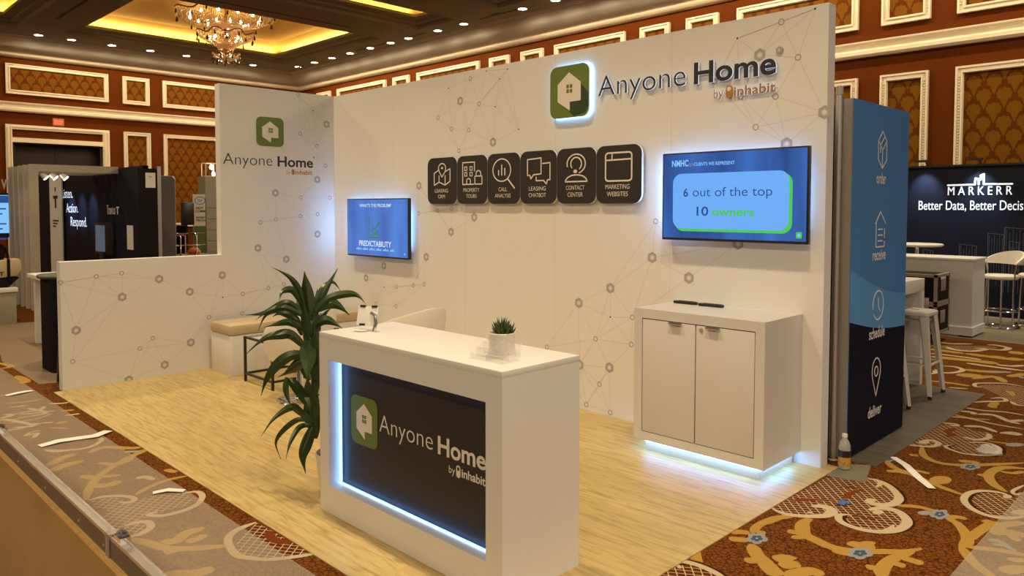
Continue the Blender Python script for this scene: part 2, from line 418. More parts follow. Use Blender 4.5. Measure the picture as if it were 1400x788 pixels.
# carpet floor with its woven pattern (scrolls, vines and lattice are layers of the same carpet)
fl = MB(); fl.box((-19, -14, -.05), (15, 10.6, 0), 0)
CM = [M['carpet'], M['lattice'], M['c_gold'], M['c_cream'], M['c_blue'], M['c_navy'], M['c_dark'], M['c_red']]
def smooth_line(p, n=5):
    out = []
    for i in range(len(p)-1):
        a = p[max(0, i-1)]; b = p[i]; c = p[i+1]; d = p[min(len(p)-1, i+2)]
        for k in range(n):
            t = k/n
            out.append(tuple(.5*((2*b[j])+(-a[j]+c[j])*t+(2*a[j]-5*b[j]+4*c[j]-d[j])*t*t+(-a[j]+3*b[j]-3*c[j]+d[j])*t**3) for j in range(len(a))))
    out.append(p[-1]); return out
def ribbon(pts, wd, z, mi, w1=None, shift=(0, 0)):
    """curved band on the floor; pts in world metres"""
    P = smooth_line(pts); n = len(P); k = len(fl.v)
    for i, q in enumerate(P):
        a = P[max(0, i-1)]; b = P[min(n-1, i+1)]; dx, dy = b[0]-a[0], b[1]-a[1]; L = math.hypot(dx, dy) or 1e-9
        t = i/(n-1)
        ww = (wd+(w1-wd)*t if w1 is not None else wd)*.5*min(1, .35+4*min(t, 1-t))
        nx, ny = -dy/L*ww, dx/L*ww
        fl.v.append(Vector((q[0]+nx+shift[0], q[1]+ny+shift[1], z+i*1.1e-5))); fl.v.append(Vector((q[0]-nx+shift[0], q[1]-ny+shift[1], z+i*1.1e-5)))
    for i in range(n-1):
        fl.f.append([k+2*i, k+2*i+1, k+2*i+3, k+2*i+2]); fl.m.append(mi)
def fpts(crop, pts):
    ox, oy, sc = crop
    return [tuple(G(ox+a/sc, oy+b/sc)[:2]) for a, b in pts]
LAY = {1: .0005, 7: .0008, 6: .0010, 2: .0014, 3: .0018, 4: .0021, 5: .0024}
_z = [0]
def lift(mi): _z[0] = (_z[0]+1) % 9; return LAY[mi]+_z[0]*.00003
def area(crop, pts, mi, sm=True):
    w_ = fpts(crop, pts)
    if sm: w_ = smooth_line(w_+[w_[0]], 4)[:-1]
    fl.poly([Vector((a, b, lift(mi))) for a, b in w_], mi)
def band(crop, pts, wd, mi, w1=None, dark=False):
    if mi == 3: wd *= .76; w1 = w1*.76 if w1 else None
    w_ = fpts(crop, pts); ribbon(w_, wd, lift(mi), mi, w1)
    if dark: ribbon([(a+.018, b+.010) for a, b in w_], wd*1.15, lift(6), 6)
def blob(crop, c, rx, ry, mi):     # leaf or petal, radii in crop pixels
    area(crop, [(c[0]+rx*math.cos(2*PI*i/10), c[1]+ry*math.sin(2*PI*i/10)) for i in range(10)], mi)
def flower(crop, c, rx, ry):
    for i in range(5):
        a = 2*PI*i/5+.3; blob(crop, (c[0]+.62*rx*math.cos(a), c[1]+.62*ry*math.sin(a)), rx*.46, ry*.46, 4)
    for i in range(5):
        a = 2*PI*i/5+.3; blob(crop, (c[0]+.34*rx*math.cos(a), c[1]+.34*ry*math.sin(a)), rx*.24, ry*.24, 5)
    blob(crop, c, rx*.17, ry*.2, 3)
Z1 = (1050, 640, 5.32); R8 = (1050, 588, 3.94); Z3 = (890, 680, 6.667); Z2 = (1220, 440, 4.92); L5 = (0, 588, 3.94); L6 = (350, 588, 3.94); LU = (0, 400, 3.94); LZ = (0, 560, 9.85)
# near right: the cartouche beside the cabinet
area(Z1, [(20, 295), (130, 235), (330, 125), (430, 70), (600, 55), (720, 70), (860, 120), (950, 200), (955, 240), (900, 270), (830, 280), (850, 300), (960, 340), (1010, 400), (960, 450), (860, 470), (700, 455), (560, 405), (510, 350), (470, 330), (400, 352), (250, 355), (120, 335)], 1)
band(Z1, [(722, 78), (800, 95), (880, 135), (940, 195), (950, 235), (900, 268), (830, 272), (760, 262), (715, 240)], .052, 3, .085, dark=True)
band(Z1, [(820, 100), (815, 125), (785, 142)], .05, 3, .02)
band(Z1, [(22, 292), (100, 330), (210, 350), (330, 355), (420, 350), (465, 325), (450, 300), (390, 282), (320, 285)], .045, 3, .10)
band(Z1, [(320, 335), (300, 325), (285, 335)], .03, 3, .01)
band(Z1, [(610, 350), (560, 342), (515, 350), (520, 385), (580, 420), (700, 455), (830, 468), (940, 455), (1005, 415), (1005, 375), (950, 325), (870, 300), (790, 298), (735, 312)], .045, 3, .085, dark=True)
band(Z1, [(850, 460), (895, 440), (915, 415)], .05, 3, .015)
blob(Z1, (800, 325), 42, 16, 3); blob(Z1, (745, 240), 40, 16, 3)
band(Z1, [(570, 225), (585, 195), (640, 172), (700, 160)], .05, 7, .02)
band(Z1, [(500, 130), (580, 140), (700, 160)], .018, 7)
band(Z1, [(190, 240), (290, 232), (400, 235), (480, 240)], .05, 7, .012)
band(Z1, [(620, 330), (690, 365), (800, 370)], .018, 7)
# vines around it
band(Z1, [(-20, 410), (30, 385), (110, 358), (200, 350)], .045, 2)
band(Z1, [(310, 370), (260, 400), (250, 450), (270, 490), (350, 530), (450, 575), (560, 600), (680, 610), (850, 612), (1000, 610), (1118, 590)], .085, 2, .05)
band(Z1, [(250, 480), (190, 470), (140, 460)], .055, 2); band(Z1, [(260, 500), (210, 508), (170, 500)], .05, 2)
band(Z1, [(780, 580), (720, 570), (640, 560), (590, 540)], .08, 2); band(Z1, [(470, 595), (540, 620), (600, 625)], .055, 2)
band(Z1, [(770, 565), (740, 560), (690, 580)], .08, 2)
flower(Z1, (670, 624), 92, 42)
band(Z1, [(820, 800), (830, 740), (880, 680), (960, 640), (1060, 610)], .075, 2, .05)
band(Z1, [(820, 745), (770, 730), (710, 722)], .055, 2); band(Z1, [(900, 690), (950, 705), (1000, 720)], .055, 2); band(Z1, [(960, 650), (1060, 680), (1130, 700)], .06, 2)
band(Z1, [(930, 275), (1020, 280), (1118, 292)], .04, 2)
band(Z1, [(-20, 690), (20, 740), (80, 790)], .09, 2); band(Z1, [(60, 680), (130, 665), (170, 680)], .10, 2); band(Z1, [(90, 720), (170, 705), (235, 705)], .07, 2); band(Z1, [(120, 790), (250, 760), (330, 755), (370, 790)], .08, 2)
# right, crop R8
band(R8, [(1040, 635), (1075, 600), (1050, 540), (1010, 500), (950, 470)], .065, 2, .045); band(R8, [(960, 480), (1010, 470), (1070, 482)], .05, 2)
band(R8, [(1070, 600), (1120, 560), (1190, 515), (1240, 500)], .055, 2); band(R8, [(1160, 500), (1200, 490)], .04, 2)
band(R8, [(1040, 630), (1110, 720), (1220, 800)], .055, 2); band(R8, [(1060, 632), (1200, 645), (1300, 660), (1400, 680)], .05, 2)
band(R8, [(690, 410), (800, 415), (900, 440), (970, 465)], .045, 2); flower(R8, (925, 457), 52, 26); blob(R8, (845, 450), 40, 12, 4)
band(R8, [(1379, 300), (1320, 330), (1330, 350), (1360, 345)], .03, 3)
area(R8, [(1300, 350), (1200, 330), (1110, 335), (1060, 370), (1090, 420), (1200, 465), (1300, 475), (1400, 465), (1400, 340)], 1)
band(R8, [(1310, 365), (1260, 342), (1160, 330), (1085, 342), (1055, 378), (1095, 425), (1190, 465), (1300, 478), (1400, 465)], .045, 3, .06, dark=True)
blob(R8, (1290, 362), 25, 10, 3); blob(R8, (1360, 445), 50, 14, 3)
band(R8, [(545, 155), (620, 140), (690, 105), (800, 92)], .05, 7); band(R8, [(545, 140), (600, 130)], .045, 7)
band(R8, [(620, 155), (680, 205), (760, 235), (860, 280), (960, 320), (1050, 352)], .055, 2, .045); band(R8, [(640, 225), (700, 225), (760, 240)], .05, 2); band(R8, [(760, 215), (820, 225), (870, 238)], .04, 2)
flower(R8, (650, 158), 36, 17)
blob(R8, (930, 272), 60, 22, 2)
band(R8, [(830, 92), (840, 140), (920, 178), (1050, 192), (1200, 188), (1379, 180)], .05, 2); band(R8, [(760, 135), (810, 140)], .05, 2); band(R8, [(1030, 170), (1080, 172), (1140, 180)], .06, 2); flower(R8, (1090, 200), 52, 18)
band(R8, [(1390, 210), (1260, 205), (1190, 240), (1210, 290), (1280, 335)], .06, 2); band(R8, [(1130, 245), (1190, 245)], .045, 2); band(R8, [(1250, 225), (1320, 235), (1379, 225)], .04, 2)
area(R8, [(690, 75), (800, 30), (950, 10), (1190, 15), (1190, 45), (1100, 55), (1230, 80), (1250, 110), (1180, 140), (1040, 125), (960, 90), (900, 92), (780, 85)], 1)
band(R8, [(685, 70), (780, 85), (880, 92), (920, 75), (880, 58), (830, 62)], .04, 3, .06); blob(R8, (840, 68), 30, 10, 3)
band(R8, [(1185, 20), (1190, 42), (1130, 55), (1050, 40)], .05, 3, .06); band(R8, [(1080, 70), (1180, 72), (1245, 100), (1235, 128), (1180, 140), (1060, 130), (985, 108), (955, 90), (990, 84)], .045, 3, .035, dark=True)
band(R8, [(1180, 60), (1290, 75), (1400, 85)], .03, 2); blob(R8, (1330, 82), 50, 10, 4); band(R8, [(1250, 20), (1320, 15), (1370, 30)], .05, 3)
band(R8, [(950, 15), (1000, 25), (960, 35)], .05, 7)
RF7 = (875, 520, 2.667)
band(RF7, [(1260, 545), (1320, 530), (1400, 520)], .06, 2); band(RF7, [(1280, 560), (1350, 555), (1420, 575)], .07, 2); band(RF7, [(1300, 530), (1345, 560), (1380, 590)], .05, 2)
band(RF7, [(1270, 585), (1310, 590), (1350, 615), (1375, 625)], .05, 4, .02); band(RF7, [(1285, 600), (1330, 605)], .03, 4)
band(RF7, [(1320, 700), (1380, 690), (1450, 700)], .08, 2); band(RF7, [(1340, 655), (1420, 660)], .05, 2)
# beside the plank floor's right edge, crop Z3
area(Z3, [(0, 720), (120, 640), (260, 600), (400, 620), (560, 680), (620, 730)], 1)
band(Z3, [(190, 620), (270, 590), (400, 615), (540, 670), (700, 760)], .05, 3, dark=True); band(Z3, [(200, 615), (250, 630), (265, 655)], .03, 3)
area(Z3, [(355, 530), (445, 470), (475, 600), (360, 570)], 2, False)
band(Z3, [(1290, 180), (1130, 195), (980, 260), (920, 330)], .05, 2); band(Z3, [(900, 330), (810, 320), (720, 325)], .055, 2); band(Z3, [(880, 390), (800, 390), (710, 380)], .06, 2); band(Z3, [(960, 315), (1045, 335)], .05, 2)
flower(Z3, (965, 380), 98, 50)
band(Z3, [(920, 430), (960, 520), (1040, 600), (1140, 720)], .07, 2, .09); band(Z3, [(1000, 570), (930, 580), (850, 580)], .06, 2)
# far right, crop Z2
for p, wd, mi in [([(330, 140), (400, 150), (540, 150)], .09, 3), ([(365, 170), (420, 190), (540, 200), (630, 185), (550, 180)], .10, 3), ([(640, 185), (740, 192), (780, 178), (700, 160), (640, 158)], .10, 3),
    ([(255, 185), (330, 195), (480, 215)], .14, 2), ([(490, 215), (640, 235), (860, 262)], .14, 2), ([(255, 235), (400, 250), (560, 265), (670, 278), (560, 270)], .16, 2), ([(660, 232), (760, 245)], .12, 2),
    ([(255, 215), (360, 225), (520, 245), (600, 258)], .08, 3), ([(500, 280), (640, 300), (886, 332)], .10, 3), ([(700, 290), (800, 300), (886, 295)], .09, 3), ([(780, 205), (886, 215)], .2, 2), ([(780, 245), (886, 258)], .12, 2),
    ([(285, 322), (340, 345), (430, 342), (475, 325), (420, 305), (340, 300)], .07, 3), ([(255, 352), (290, 345), (280, 330)], .06, 3), ([(480, 322), (600, 335), (740, 342)], .12, 2), ([(640, 335), (800, 342)], .08, 4),
    ([(465, 370), (520, 360), (600, 370)], .16, 2), ([(540, 385), (680, 370), (760, 410)], .09, 2), ([(255, 400), (400, 415), (520, 435)], .07, 2), ([(380, 445), (510, 453)], .05, 3), ([(780, 370), (850, 360), (886, 350)], .09, 2), ([(850, 375), (886, 378)], .08, 4),
    ([(600, 440), (560, 438), (560, 418), (650, 415), (760, 418), (886, 438)], .05, 3), ([(780, 480), (790, 470), (815, 500)], .05, 2), ([(530, 545), (650, 538), (760, 535), (740, 515), (660, 518)], .05, 3), ([(700, 540), (670, 570), (700, 582)], .07, 2), ([(800, 540), (830, 560), (886, 568)], .045, 3),
    ([(480, 578), (600, 598), (760, 610), (886, 632)], .045, 3), ([(410, 625), (520, 650), (660, 662)], .045, 2), ([(430, 600), (540, 612), (540, 625)], .06, 3), ([(570, 625), (680, 630), (780, 670), (860, 690)], .07, 3), ([(360, 640), (500, 650), (680, 690), (886, 725)], .04, 3),
    ([(300, 680), (420, 690), (430, 702), (380, 695)], .05, 3), ([(480, 705), (600, 710), (700, 745)], .07, 3), ([(800, 670), (886, 665)], .07, 3), ([(740, 750), (860, 765)], .06, 3), ([(370, 755), (380, 735), (430, 720)], .05, 7)]:
    band(Z2, p, wd, mi)
area(Z2, [(250, 160), (400, 160), (700, 170), (620, 190), (400, 190)], 1); area(Z2, [(580, 430), (700, 425), (886, 450), (886, 560), (780, 530)], 1); area(Z2, [(60, 788), (300, 700), (420, 700), (640, 760), (640, 800)], 1)
# left strip, mostly under film
area(L5, [(490, 385), (600, 365), (720, 385), (840, 350), (980, 330), (1060, 360), (1030, 400), (880, 440), (800, 470), (700, 505), (800, 510), (760, 545), (640, 575), (590, 540)], 1)
for p, wd, mi in [([(465, 380), (480, 320), (540, 245), (650, 175), (760, 120), (830, 95)], .055, 2), ([(440, 248), (510, 265)], .06, 2), ([(500, 300), (580, 300), (650, 275)], .07, 2), ([(530, 255), (650, 245)], .05, 2),
    ([(475, 382), (560, 362), (660, 358), (725, 372), (700, 392), (640, 392)], .045, 3), ([(980, 345), (1060, 335), (1090, 360), (1060, 405), (980, 440), (870, 465), (800, 458), (850, 442)], .05, 3), ([(680, 580), (750, 565), (810, 530), (800, 500), (740, 500), (670, 520)], .055, 3),
    ([(690, 585), (800, 612), (900, 640), (1050, 640), (1240, 625)], .06, 2), ([(870, 600), (950, 600), (1000, 560), (1100, 530)], .07, 2), ([(1000, 605), (1060, 590), (1110, 565)], .06, 2), ([(880, 660), (960, 640)], .08, 2),
    ([(730, 352), (800, 312), (900, 272), (1010, 250)], .04, 2), ([(735, 265), (780, 255), (830, 270)], .06, 3), ([(1379, 500), (1270, 545), (1228, 600), (1280, 680), (1390, 690)], .055, 3), ([(870, 780), (1050, 775), (1150, 745)], .08, 2),
    ([(285, 225), (340, 195), (450, 168)], .08, 2), ([(260, 195), (340, 150), (410, 130)], .07, 2), ([(480, 125), (560, 95), (700, 100), (760, 95)], .06, 2), ([(235, 108), (350, 112), (480, 95), (548, 55), (500, 35)], .05, 3), ([(130, 35), (200, 20), (180, 45)], .05, 3), ([(670, 120), (760, 118)], .05, 4), ([(530, 180), (640, 185), (720, 150)], .05, 2), ([(890, 215), (950, 230)], .05, 2), ([(520, 430), (560, 440), (530, 470)], .03, 7), ([(1020, 355), (1050, 350), (1040, 370)], .05, 7)]:
    band(L5, p, wd, mi)
area(L6, [(0, 500), (60, 530), (180, 600), (290, 660), (180, 685), (60, 690), (-80, 690), (-100, 600), (-30, 540)], 1)
band(L6, [(-100, 690), (60, 700), (180, 690), (320, 670)], .045, 3); band(L6, [(70, 545), (80, 580), (130, 605), (200, 600)], .05, 7)
for p, wd, mi in [([(0, 690), (60, 690), (180, 720), (60, 730)], .06, 3), ([(150, 625), (210, 635), (240, 615)], .06, 3), ([(110, 660), (200, 650), (300, 640)], .05, 3), ([(20, 700), (150, 670), (270, 655)], .04, 2), ([(260, 600), (330, 600), (380, 590)], .05, 3), ([(330, 640), (400, 635)], .05, 2), ([(0, 560), (80, 545)], .04, 3), ([(30, 600), (140, 590), (240, 575)], .05, 2), ([(350, 665), (430, 655)], .05, 3), ([(0, 380), (60, 400), (10, 410)], .07, 2), ([(90, 450), (140, 480), (100, 490)], .09, 2), ([(60, 620), (150, 610)], .05, 3)]:
    band(LU, p, wd, mi)
for p, wd, mi in [([(0, 300), (200, 275), (330, 245), (180, 245)], .05, 3), ([(0, 130), (160, 80), (60, 70)], .06, 3), ([(210, 70), (400, 30), (560, 20), (600, 60), (420, 90)], .05, 3), ([(320, 370), (420, 310), (560, 285)], .03, 3), ([(400, 220), (540, 190)], .07, 3), ([(60, 190), (460, 140), (700, 60)], .025, 3), ([(560, 185), (720, 180)], .05, 3), ([(760, 200), (900, 160)], .06, 2), ([(600, 550), (760, 575), (985, 550)], .04, 3), ([(680, 250), (900, 260)], .04, 2)]:
    band(LZ, p, wd, mi)
for k in range(34):      # the far end of the left aisle, a run of the same scrolls
    x = -5.2-random.random()*9; y = -7+random.random()*5.2
    ribbon([(x, y), (x+.25, y+.1), (x+.45, y-.08), (x+.3, y-.22)], .07, lift(3), 3 if k % 3 else 2)
floor = tag(fl.build('floor', CM), kind='structure')

# hall walls
wl = MB(); wl.box((XL-.2, -14, 0), (XL, .53, 7.8)).box((XL-.2, 3.04, 0), (XL, YB, 7.8)).box((XL-.2, .53, 3.69), (XL, 3.04, 7.8))
tag(wl.build('wall_left', M['wallred']), kind='structure')
wb = MB(); wb.box((XL-.2, YB, 0), (15, YB+.2, 7.8)); tag(wb.build('wall_back', M['wallred']), kind='structure')
LW = Fr((XL, 0, 0), (0, 1, 0), (0, 0, 1), (1, 0, 0)); BW = Fr((0, YB, 0))
# doorway in the left wall
d = MB(); d.fbox(LW, (.53, 0, -.5), (3.04, 3.69, -.35)); d.fbox(LW, (.53, 0, -.35), (.6, 3.69, 0)).fbox(LW, (2.97, 0, -.35), (3.04, 3.69, 0)).fbox(LW, (.53, 3.62, -.35), (3.04, 3.69, 0))
d.fbox(LW, (1.77, 0, -.36), (1.80, 3.6, -.33))
dr = tag(d.build('door_1', M['door_dark']), kind='structure')
t = MB()
for a, b in (((.36, 0), (.53, 4.18)), ((3.04, 0), (3.24, 4.18)), ((.53, 4.04), (3.04, 4.18)), ((.53, 3.66), (3.04, 3.8))): t.fbox(LW, (a[0], a[1], 0), (b[0], b[1], .09))
for a in (.40, 3.08): t.fbox(LW, (a, 0, .09), (a+.03, 4.1, .12)).fbox(LW, (a+.09, 0, .09), (a+.12, 4.1, .12))
t.fbox(LW, (.54, 4.10, .09), (3.03, 4.13, .12))
tag(t.build('trim_1', M['cream']), kind='structure')
# framed damask panels
nfr = [1]
def frame_panel(fr, a0, b0, a1, b1, beads=False):
    nfr[0] += 1; t = MB(); W_ = .125
    t.fbox(fr, (a0+.05, b0+.05, 0), (a1-.05, b1-.05, .012), 1)
    for (p, q) in (((a0, b0), (a0+W_, b1)), ((a1-W_, b0), (a1, b1)), ((a0+W_, b0), (a1-W_, b0+W_)), ((a0+W_, b1-W_), (a1-W_, b1))):
        t.fbox(fr, (p[0], p[1], 0), (q[0], q[1], .05))
    for o_ in (.0, .085):      # raised outer and inner bands of the moulding
        x0, y0, x1, y1 = a0+o_, b0+o_, a1-o_, b1-o_; h = .028 if o_ else .035
        for (p, q) in (((x0, y0), (x0+h, y1)), ((x1-h, y0), (x1, y1)), ((x0+h, y0), (x1-h, y0+h)), ((x0+h, y1-h), (x1-h, y1))):
            t.fbox(fr, (p[0], p[1], .05), (q[0], q[1], .08))
    if beads:
        n = int((b1-b0-.26)/.05)
        for i in range(n):
            z = b0+.15+i*.05
            for a in (a0+.045, a1-.075): t.fbox(fr, (a, z, .05), (a+.03, z+.026, .068))
    tag(t.build('trim_%d' % nfr[0], [M['cream'], M['damask']]), kind='structure')
for a, b in ((.40, 3.24), (3.68, 4.52), (4.96, 7.78), (8.22, 9.06), (-3.0, -.06), (-6.5, -3.4)):
    frame_panel(LW, a, 5.09, b, 5.98)
for a, b in ((3.68, 4.53), (4.96, 7.78), (8.22, 9.06), (-3.0, -.06), (-6.5, -3.4)):
    frame_panel(LW, a, 1.05, b, 4.18)
for a, b in ((-17.06, -16.16), (-15.69, -12.77), (-12.36, -11.51), (-11.1, -8.23), (-7.8, -7.01), (-6.56, -5.76), (-5.35, -3.11), (-2.67, -1.87), (-1.43, -.64), (-.2, 2.28), (2.70, 3.52), (3.94, 6.8)):
    frame_panel(BW, a, 5.10, b, 5.96, a > 0)
for a, b in ((-.2, 2.29), (2.70, 3.51), (3.94, 6.8)): frame_panel(BW, a, 1.05, b, 4.18, True)
# belt rail, crown, ceiling
def sweep(prof, name, m_):       # profile (distance from wall, z) carried along the left and back walls with a mitred corner
    t = MB(); n = len(prof); k0 = 0
    for d_, z in prof:
        t.v += [Vector((XL+d_, -14, z)), Vector((XL+d_, YB-d_, z)), Vector((15, YB-d_, z))]
    for i in range(n-1):
        for q in range(2): t.f.append([i*3+q, i*3+q+1, i*3+3+q+1, i*3+3+q]); t.m.append(0)
    return tag(t.build(name, m_, smooth=True), kind='structure')
sweep([(0, 4.56), (.10, 4.56), (.14, 4.60), (.14, 4.66), (.10, 4.67), (.05, 4.70), (.05, 4.77), (.10, 4.79), (.12, 4.82), (.12, 4.85), (0, 4.86)], 'trim_40', M['cream'])
sweep([(0, 6.17), (.10, 6.17), (.16, 6.20), (.20, 6.26), (.22, 6.29), (.24, 6.30), (.26, 6.30)], 'trim_41', M['cream'])
sweep([(.26, 6.30), (.36, 6.32), (.50, 6.38), (.66, 6.47), (.78, 6.56), (.84, 6.60), (.84, 6.62), (.90, 6.62), (.96, 6.67)], 'trim_42', M['crown'])
tag(MB().box((XL, -14, 0), (XL+.03, .36, .2)).box((XL, 3.24, 0), (XL+.03, YB, .2)).build('baseboard_left', M['cream']), kind='structure')
tag(MB().box((XL, YB-.03, 0), (15, YB, .2)).build('baseboard_back', M['cream']), kind='structure')
# coffered ceiling
OPEN = [(-16.28, 1.42, -10.5, 8.28), (-16.28, -8.0, -10.5, .33), (-8.87, 1.42, -7.28, 8.39), (-5.7, 1.42, 1.5, 8.39), (-8.87, -8.0, -7.28, .33)]
xs = sorted({XL+.95, 15.0, *[q for o_ in OPEN for q in (o_[0], o_[2])]}); ys = sorted({-14.0, YB-.95, *[q for o_ in OPEN for q in (o_[1], o_[3])]})
cl = MB()
for i in range(len(xs)-1):
    for j in range(len(ys)-1):
        cx, cy = (xs[i]+xs[i+1])/2, (ys[j]+ys[j+1])/2
        if not any(a < cx < c and b < cy < e for a, b, c, e in OPEN):
            cl.box((xs[i], ys[j], ZS), (xs[i+1], ys[j+1], ZS+.06))
for a, b, c, e in OPEN:
    # stepped mouldings rising inward, then a wider tray above them
    st = [(0, ZS), (.06, ZS+.05), (.06, ZS+.09), (.22, ZS+.10), (.22, ZS+.15), (.30, ZS+.17), (.46, ZS+.18), (.46, ZS+.25), (.20, ZS+.27)]
    for q in range(len(st)-1):
        (i0, z0), (i1, z1) = st[q], st[q+1]
        A = [(a+i0, b+i0), (c-i0, b+i0), (c-i0, e-i0), (a+i0, e-i0)]; B = [(a+i1, b+i1), (c-i1, b+i1), (c-i1, e-i1), (a+i1, e-i1)]
        for k in range(4):
            n_ = (k+1) % 4
            cl.add([(*A[k], z0), (*A[n_], z0), (*B[n_], z1), (*B[k], z1)], [(0, 1, 2, 3)])
    i0 = .0; z0, z1 = ZS+.27, ZS+.62
    A = [(a-.25, b-.25), (c+.25, b-.25), (c+.25, e+.25), (a-.25, e+.25)]; B = [(a+.5, b+.5), (c-.5, b+.5), (c-.5, e-.5), (a+.5, e-.5)]
    cl.add([(*A[k], z0) for k in range(4)]+[(*B[k], z1) for k in range(4)], [(k, (k+1) % 4, 4+(k+1) % 4, 4+k) for k in range(4)]+[(4, 5, 6, 7)], 1)
    if b > 0: cl.add([(*A[k], z0) for k in range(4)]+[(a+.2, b+.2, z0), (c-.2, b+.2, z0), (c-.2, e-.2, z0), (a+.2, e-.2, z0)], [(k, (k+1) % 4, 4+(k+1) % 4, 4+k) for k in range(4)], 0)
for (a, b, c, e) in ((-14.6, .78, -11.0, .86), (-10.0, 2.2, -9.92, 6.9), (-9.6, 8.75, -9.0, 8.83), (-6.9, 2.2, -6.82, 6.0), (-12.6, 8.75, -10.9, 8.83), (-6.8, 8.78, -5.4, 8.86)):
    cl.box((a, b, ZS-.004), (c, e, ZS+.001), 2)
tag(cl.build('ceiling', [M['soffit'], M['yellow'], M['slot']]), kind='structure')
for (a, b, c, e), k in zip(OPEN[:3], (1, 1, .5)):     # cove lamps on the ledges
    L, W_ = c-a, e-b
    for (x, y, sx, sy) in ((a+.1, (b+e)/2, .12, W_-.6), (c-.1, (b+e)/2, .12, W_-.6), ((a+c)/2, b+.1, L-.6, .12), ((a+c)/2, e-.1, L-.6, .12)):
        lamp('cove_lamp', 'AREA', (x, y, ZS+.30), 8*k*max(sx, sy), (1, .76, .38), sx, (PI, 0, 0), size_y=sy)
# downlights in the soffit
def downlight(x, y, label, grp):
    t = thing('ceiling_downlight', (x, y, ZS), label, 'ceiling light', grp)
    MB().lathe([(.105, -.0005), (.14, -.0005), (.14, -.012), (.105, -.012), (.105, -.0005)], (x, y, ZS), 20, cap=False).build('trim_ring', M['crown'], t)
    MB().lathe([(.0, -.006), (.105, -.006)], (x, y, ZS), 20).build('lens', M['downlight'], t)
    return t
order = ['first from the left', 'second from the left', 'third from the left', 'fourth from the left', 'fifth from the left', 'just under the chandelier', 'just right of the chandelier']
for k, y in enumerate((.98, 1.84, 2.96, 4.1, 5.25, 6.41, 7.57)):
    downlight(-16.98, y, 'lit ceiling downlight above the left hall wall, '+order[k], 'downlights above the left hall wall')
    lamp('downlight_lamp', 'SPOT', (-16.98, y, ZS-.10), 48, (1, .80, .52), .05, (0, 0, 0), angle=178, blend=.25)
for k, x in enumerate((-16.17, -15.09, -13.99, -12.92, -11.8, -10.75, -9.89, -8.55, -7.47, -5.29, -4.2, -3.1, -2.0, -.9, .2, 1.3, 2.4, 3.5, 4.6, 5.7, 6.8)):
    if k < 11: downlight(x, 8.86, 'lit ceiling downlight above the back hall wall, %s from the room corner' % ('first', 'second', 'third', 'fourth', 'fifth', 'sixth', 'seventh', 'eighth', 'ninth', 'tenth', 'eleventh')[k], 'downlights above the back hall wall')
    lamp('downlight_lamp', 'SPOT', (x, 8.86, ZS-.10), 70, (1, .80, .52), .05, (0, 0, 0), angle=178, blend=.25)
for k, (x, y, lb) in enumerate(((-16.1, 8.9, 'small dark ceiling vent in the room corner, right of the chandelier'), (-6.1, 8.75, 'small dark ceiling vent past the end of the yellow coves'))):
    o = MB().box((x-.16, y-.05, ZS-.01), (x+.16, y+.05, ZS)).build('ceiling_vent', M['slot']); tag(o, lb, 'vent', 'dark ceiling vents')
# exit sign
ex = thing('exit_sign', (XL+.06, 1.78, 4.33), 'small red lit exit sign on the wall over the doorway', 'exit sign')
MB().fbox(LW, (1.62, 4.22, 0), (1.93, 4.45, .07)).build('housing', M['exit_body'], ex, bevel=.01)
put_text(MB(), LW, 'EXIT', 1.66, 4.27, .23, .12, .04, .072, .08).build('lettering', M['exit_red'], ex)
# chandelier
CX, CY = -12.75, 4.62
ch = thing('chandelier', (CX, CY, 7.2), 'large three tiered amber crystal chandelier with lit bulbs', 'chandelier')
def tier(rt, zt, rb, zb, scal, nst):
    m_ = MB(); rim = []
    for i in range(nst):
        a = 2*PI*i/nst; sc = 1+scal*math.cos(8*a); 
        for k in range(13):
            q = k/12; r = rb+(rt*sc-rb)*(1-q)**1.8 if k else rt*sc
            z = zt+(zb-zt)*q**.75+.05*math.cos(8*a)*(1-q)
            c = Vector((CX+r*math.cos(a), CY+r*math.sin(a), z)); h = .022
            m_.add([c+Vector(v) for v in ((h, 0, 0), (-h, 0, 0), (0, h, 0), (0, -h, 0), (0, 0, h*1.7), (0, 0, -h*1.7))], [(0, 2, 4), (2, 1, 4), (1, 3, 4), (3, 0, 4), (2, 0, 5), (1, 2, 5), (3, 1, 5), (0, 3, 5)])
        rim.append((CX+rt*sc*math.cos(a), CY+rt*sc*math.sin(a), zt+.05*math.cos(8*a)+.03))
    tr = m_.build('crystal_tier', M['crystal'], ch)
    MB().tube(rim, .02, 6, closed=True).build('rim', M['copper'], tr)
    for i in range(16):
        a = 2*PI*i/16; sc = 1+scal*math.cos(8*a); z = zt+.05*math.cos(8*a)-.05
        MB().lathe([(0, 0), (.012, -.01), (.03, -.09), (.022, -.12), (0, -.135)], (CX+rt*sc*math.cos(a), CY+rt*sc*math.sin(a), z), 8).build('drop', M['drop'], tr)
tier(1.32, 7.06, .30, 6.70, .05, 84); tier(.76, 6.53, .20, 6.16, .07, 60); tier(.36, 5.98, .12, 5.86, .08, 30)
MB().lathe([(.03, 7.29), (.05, 6.6), (.16, 6.55), (.10, 6.3), (.09, 5.95), (.05, 5.9), (.05, 5.80), (.09, 5.78), (.09, 5.755), (.0, 5.74)], (CX, CY, 0), 14).build('stem', M['copper'], ch)
for r, z, n in ((.95, 7.02, 12), (.5, 6.86, 9), (.42, 6.44, 8), (.22, 6.28, 5), (.2, 5.96, 5)):
    for i in range(n):
        a = 2*PI*i/n+r
        MB().lathe([(0, -.05), (.035, -.02), (.04, .01), (.02, .05), (0, .07)], (CX+r*math.cos(a), CY+r*math.sin(a), z), 8).build('bulb', M['bulb'], ch, smooth=True)

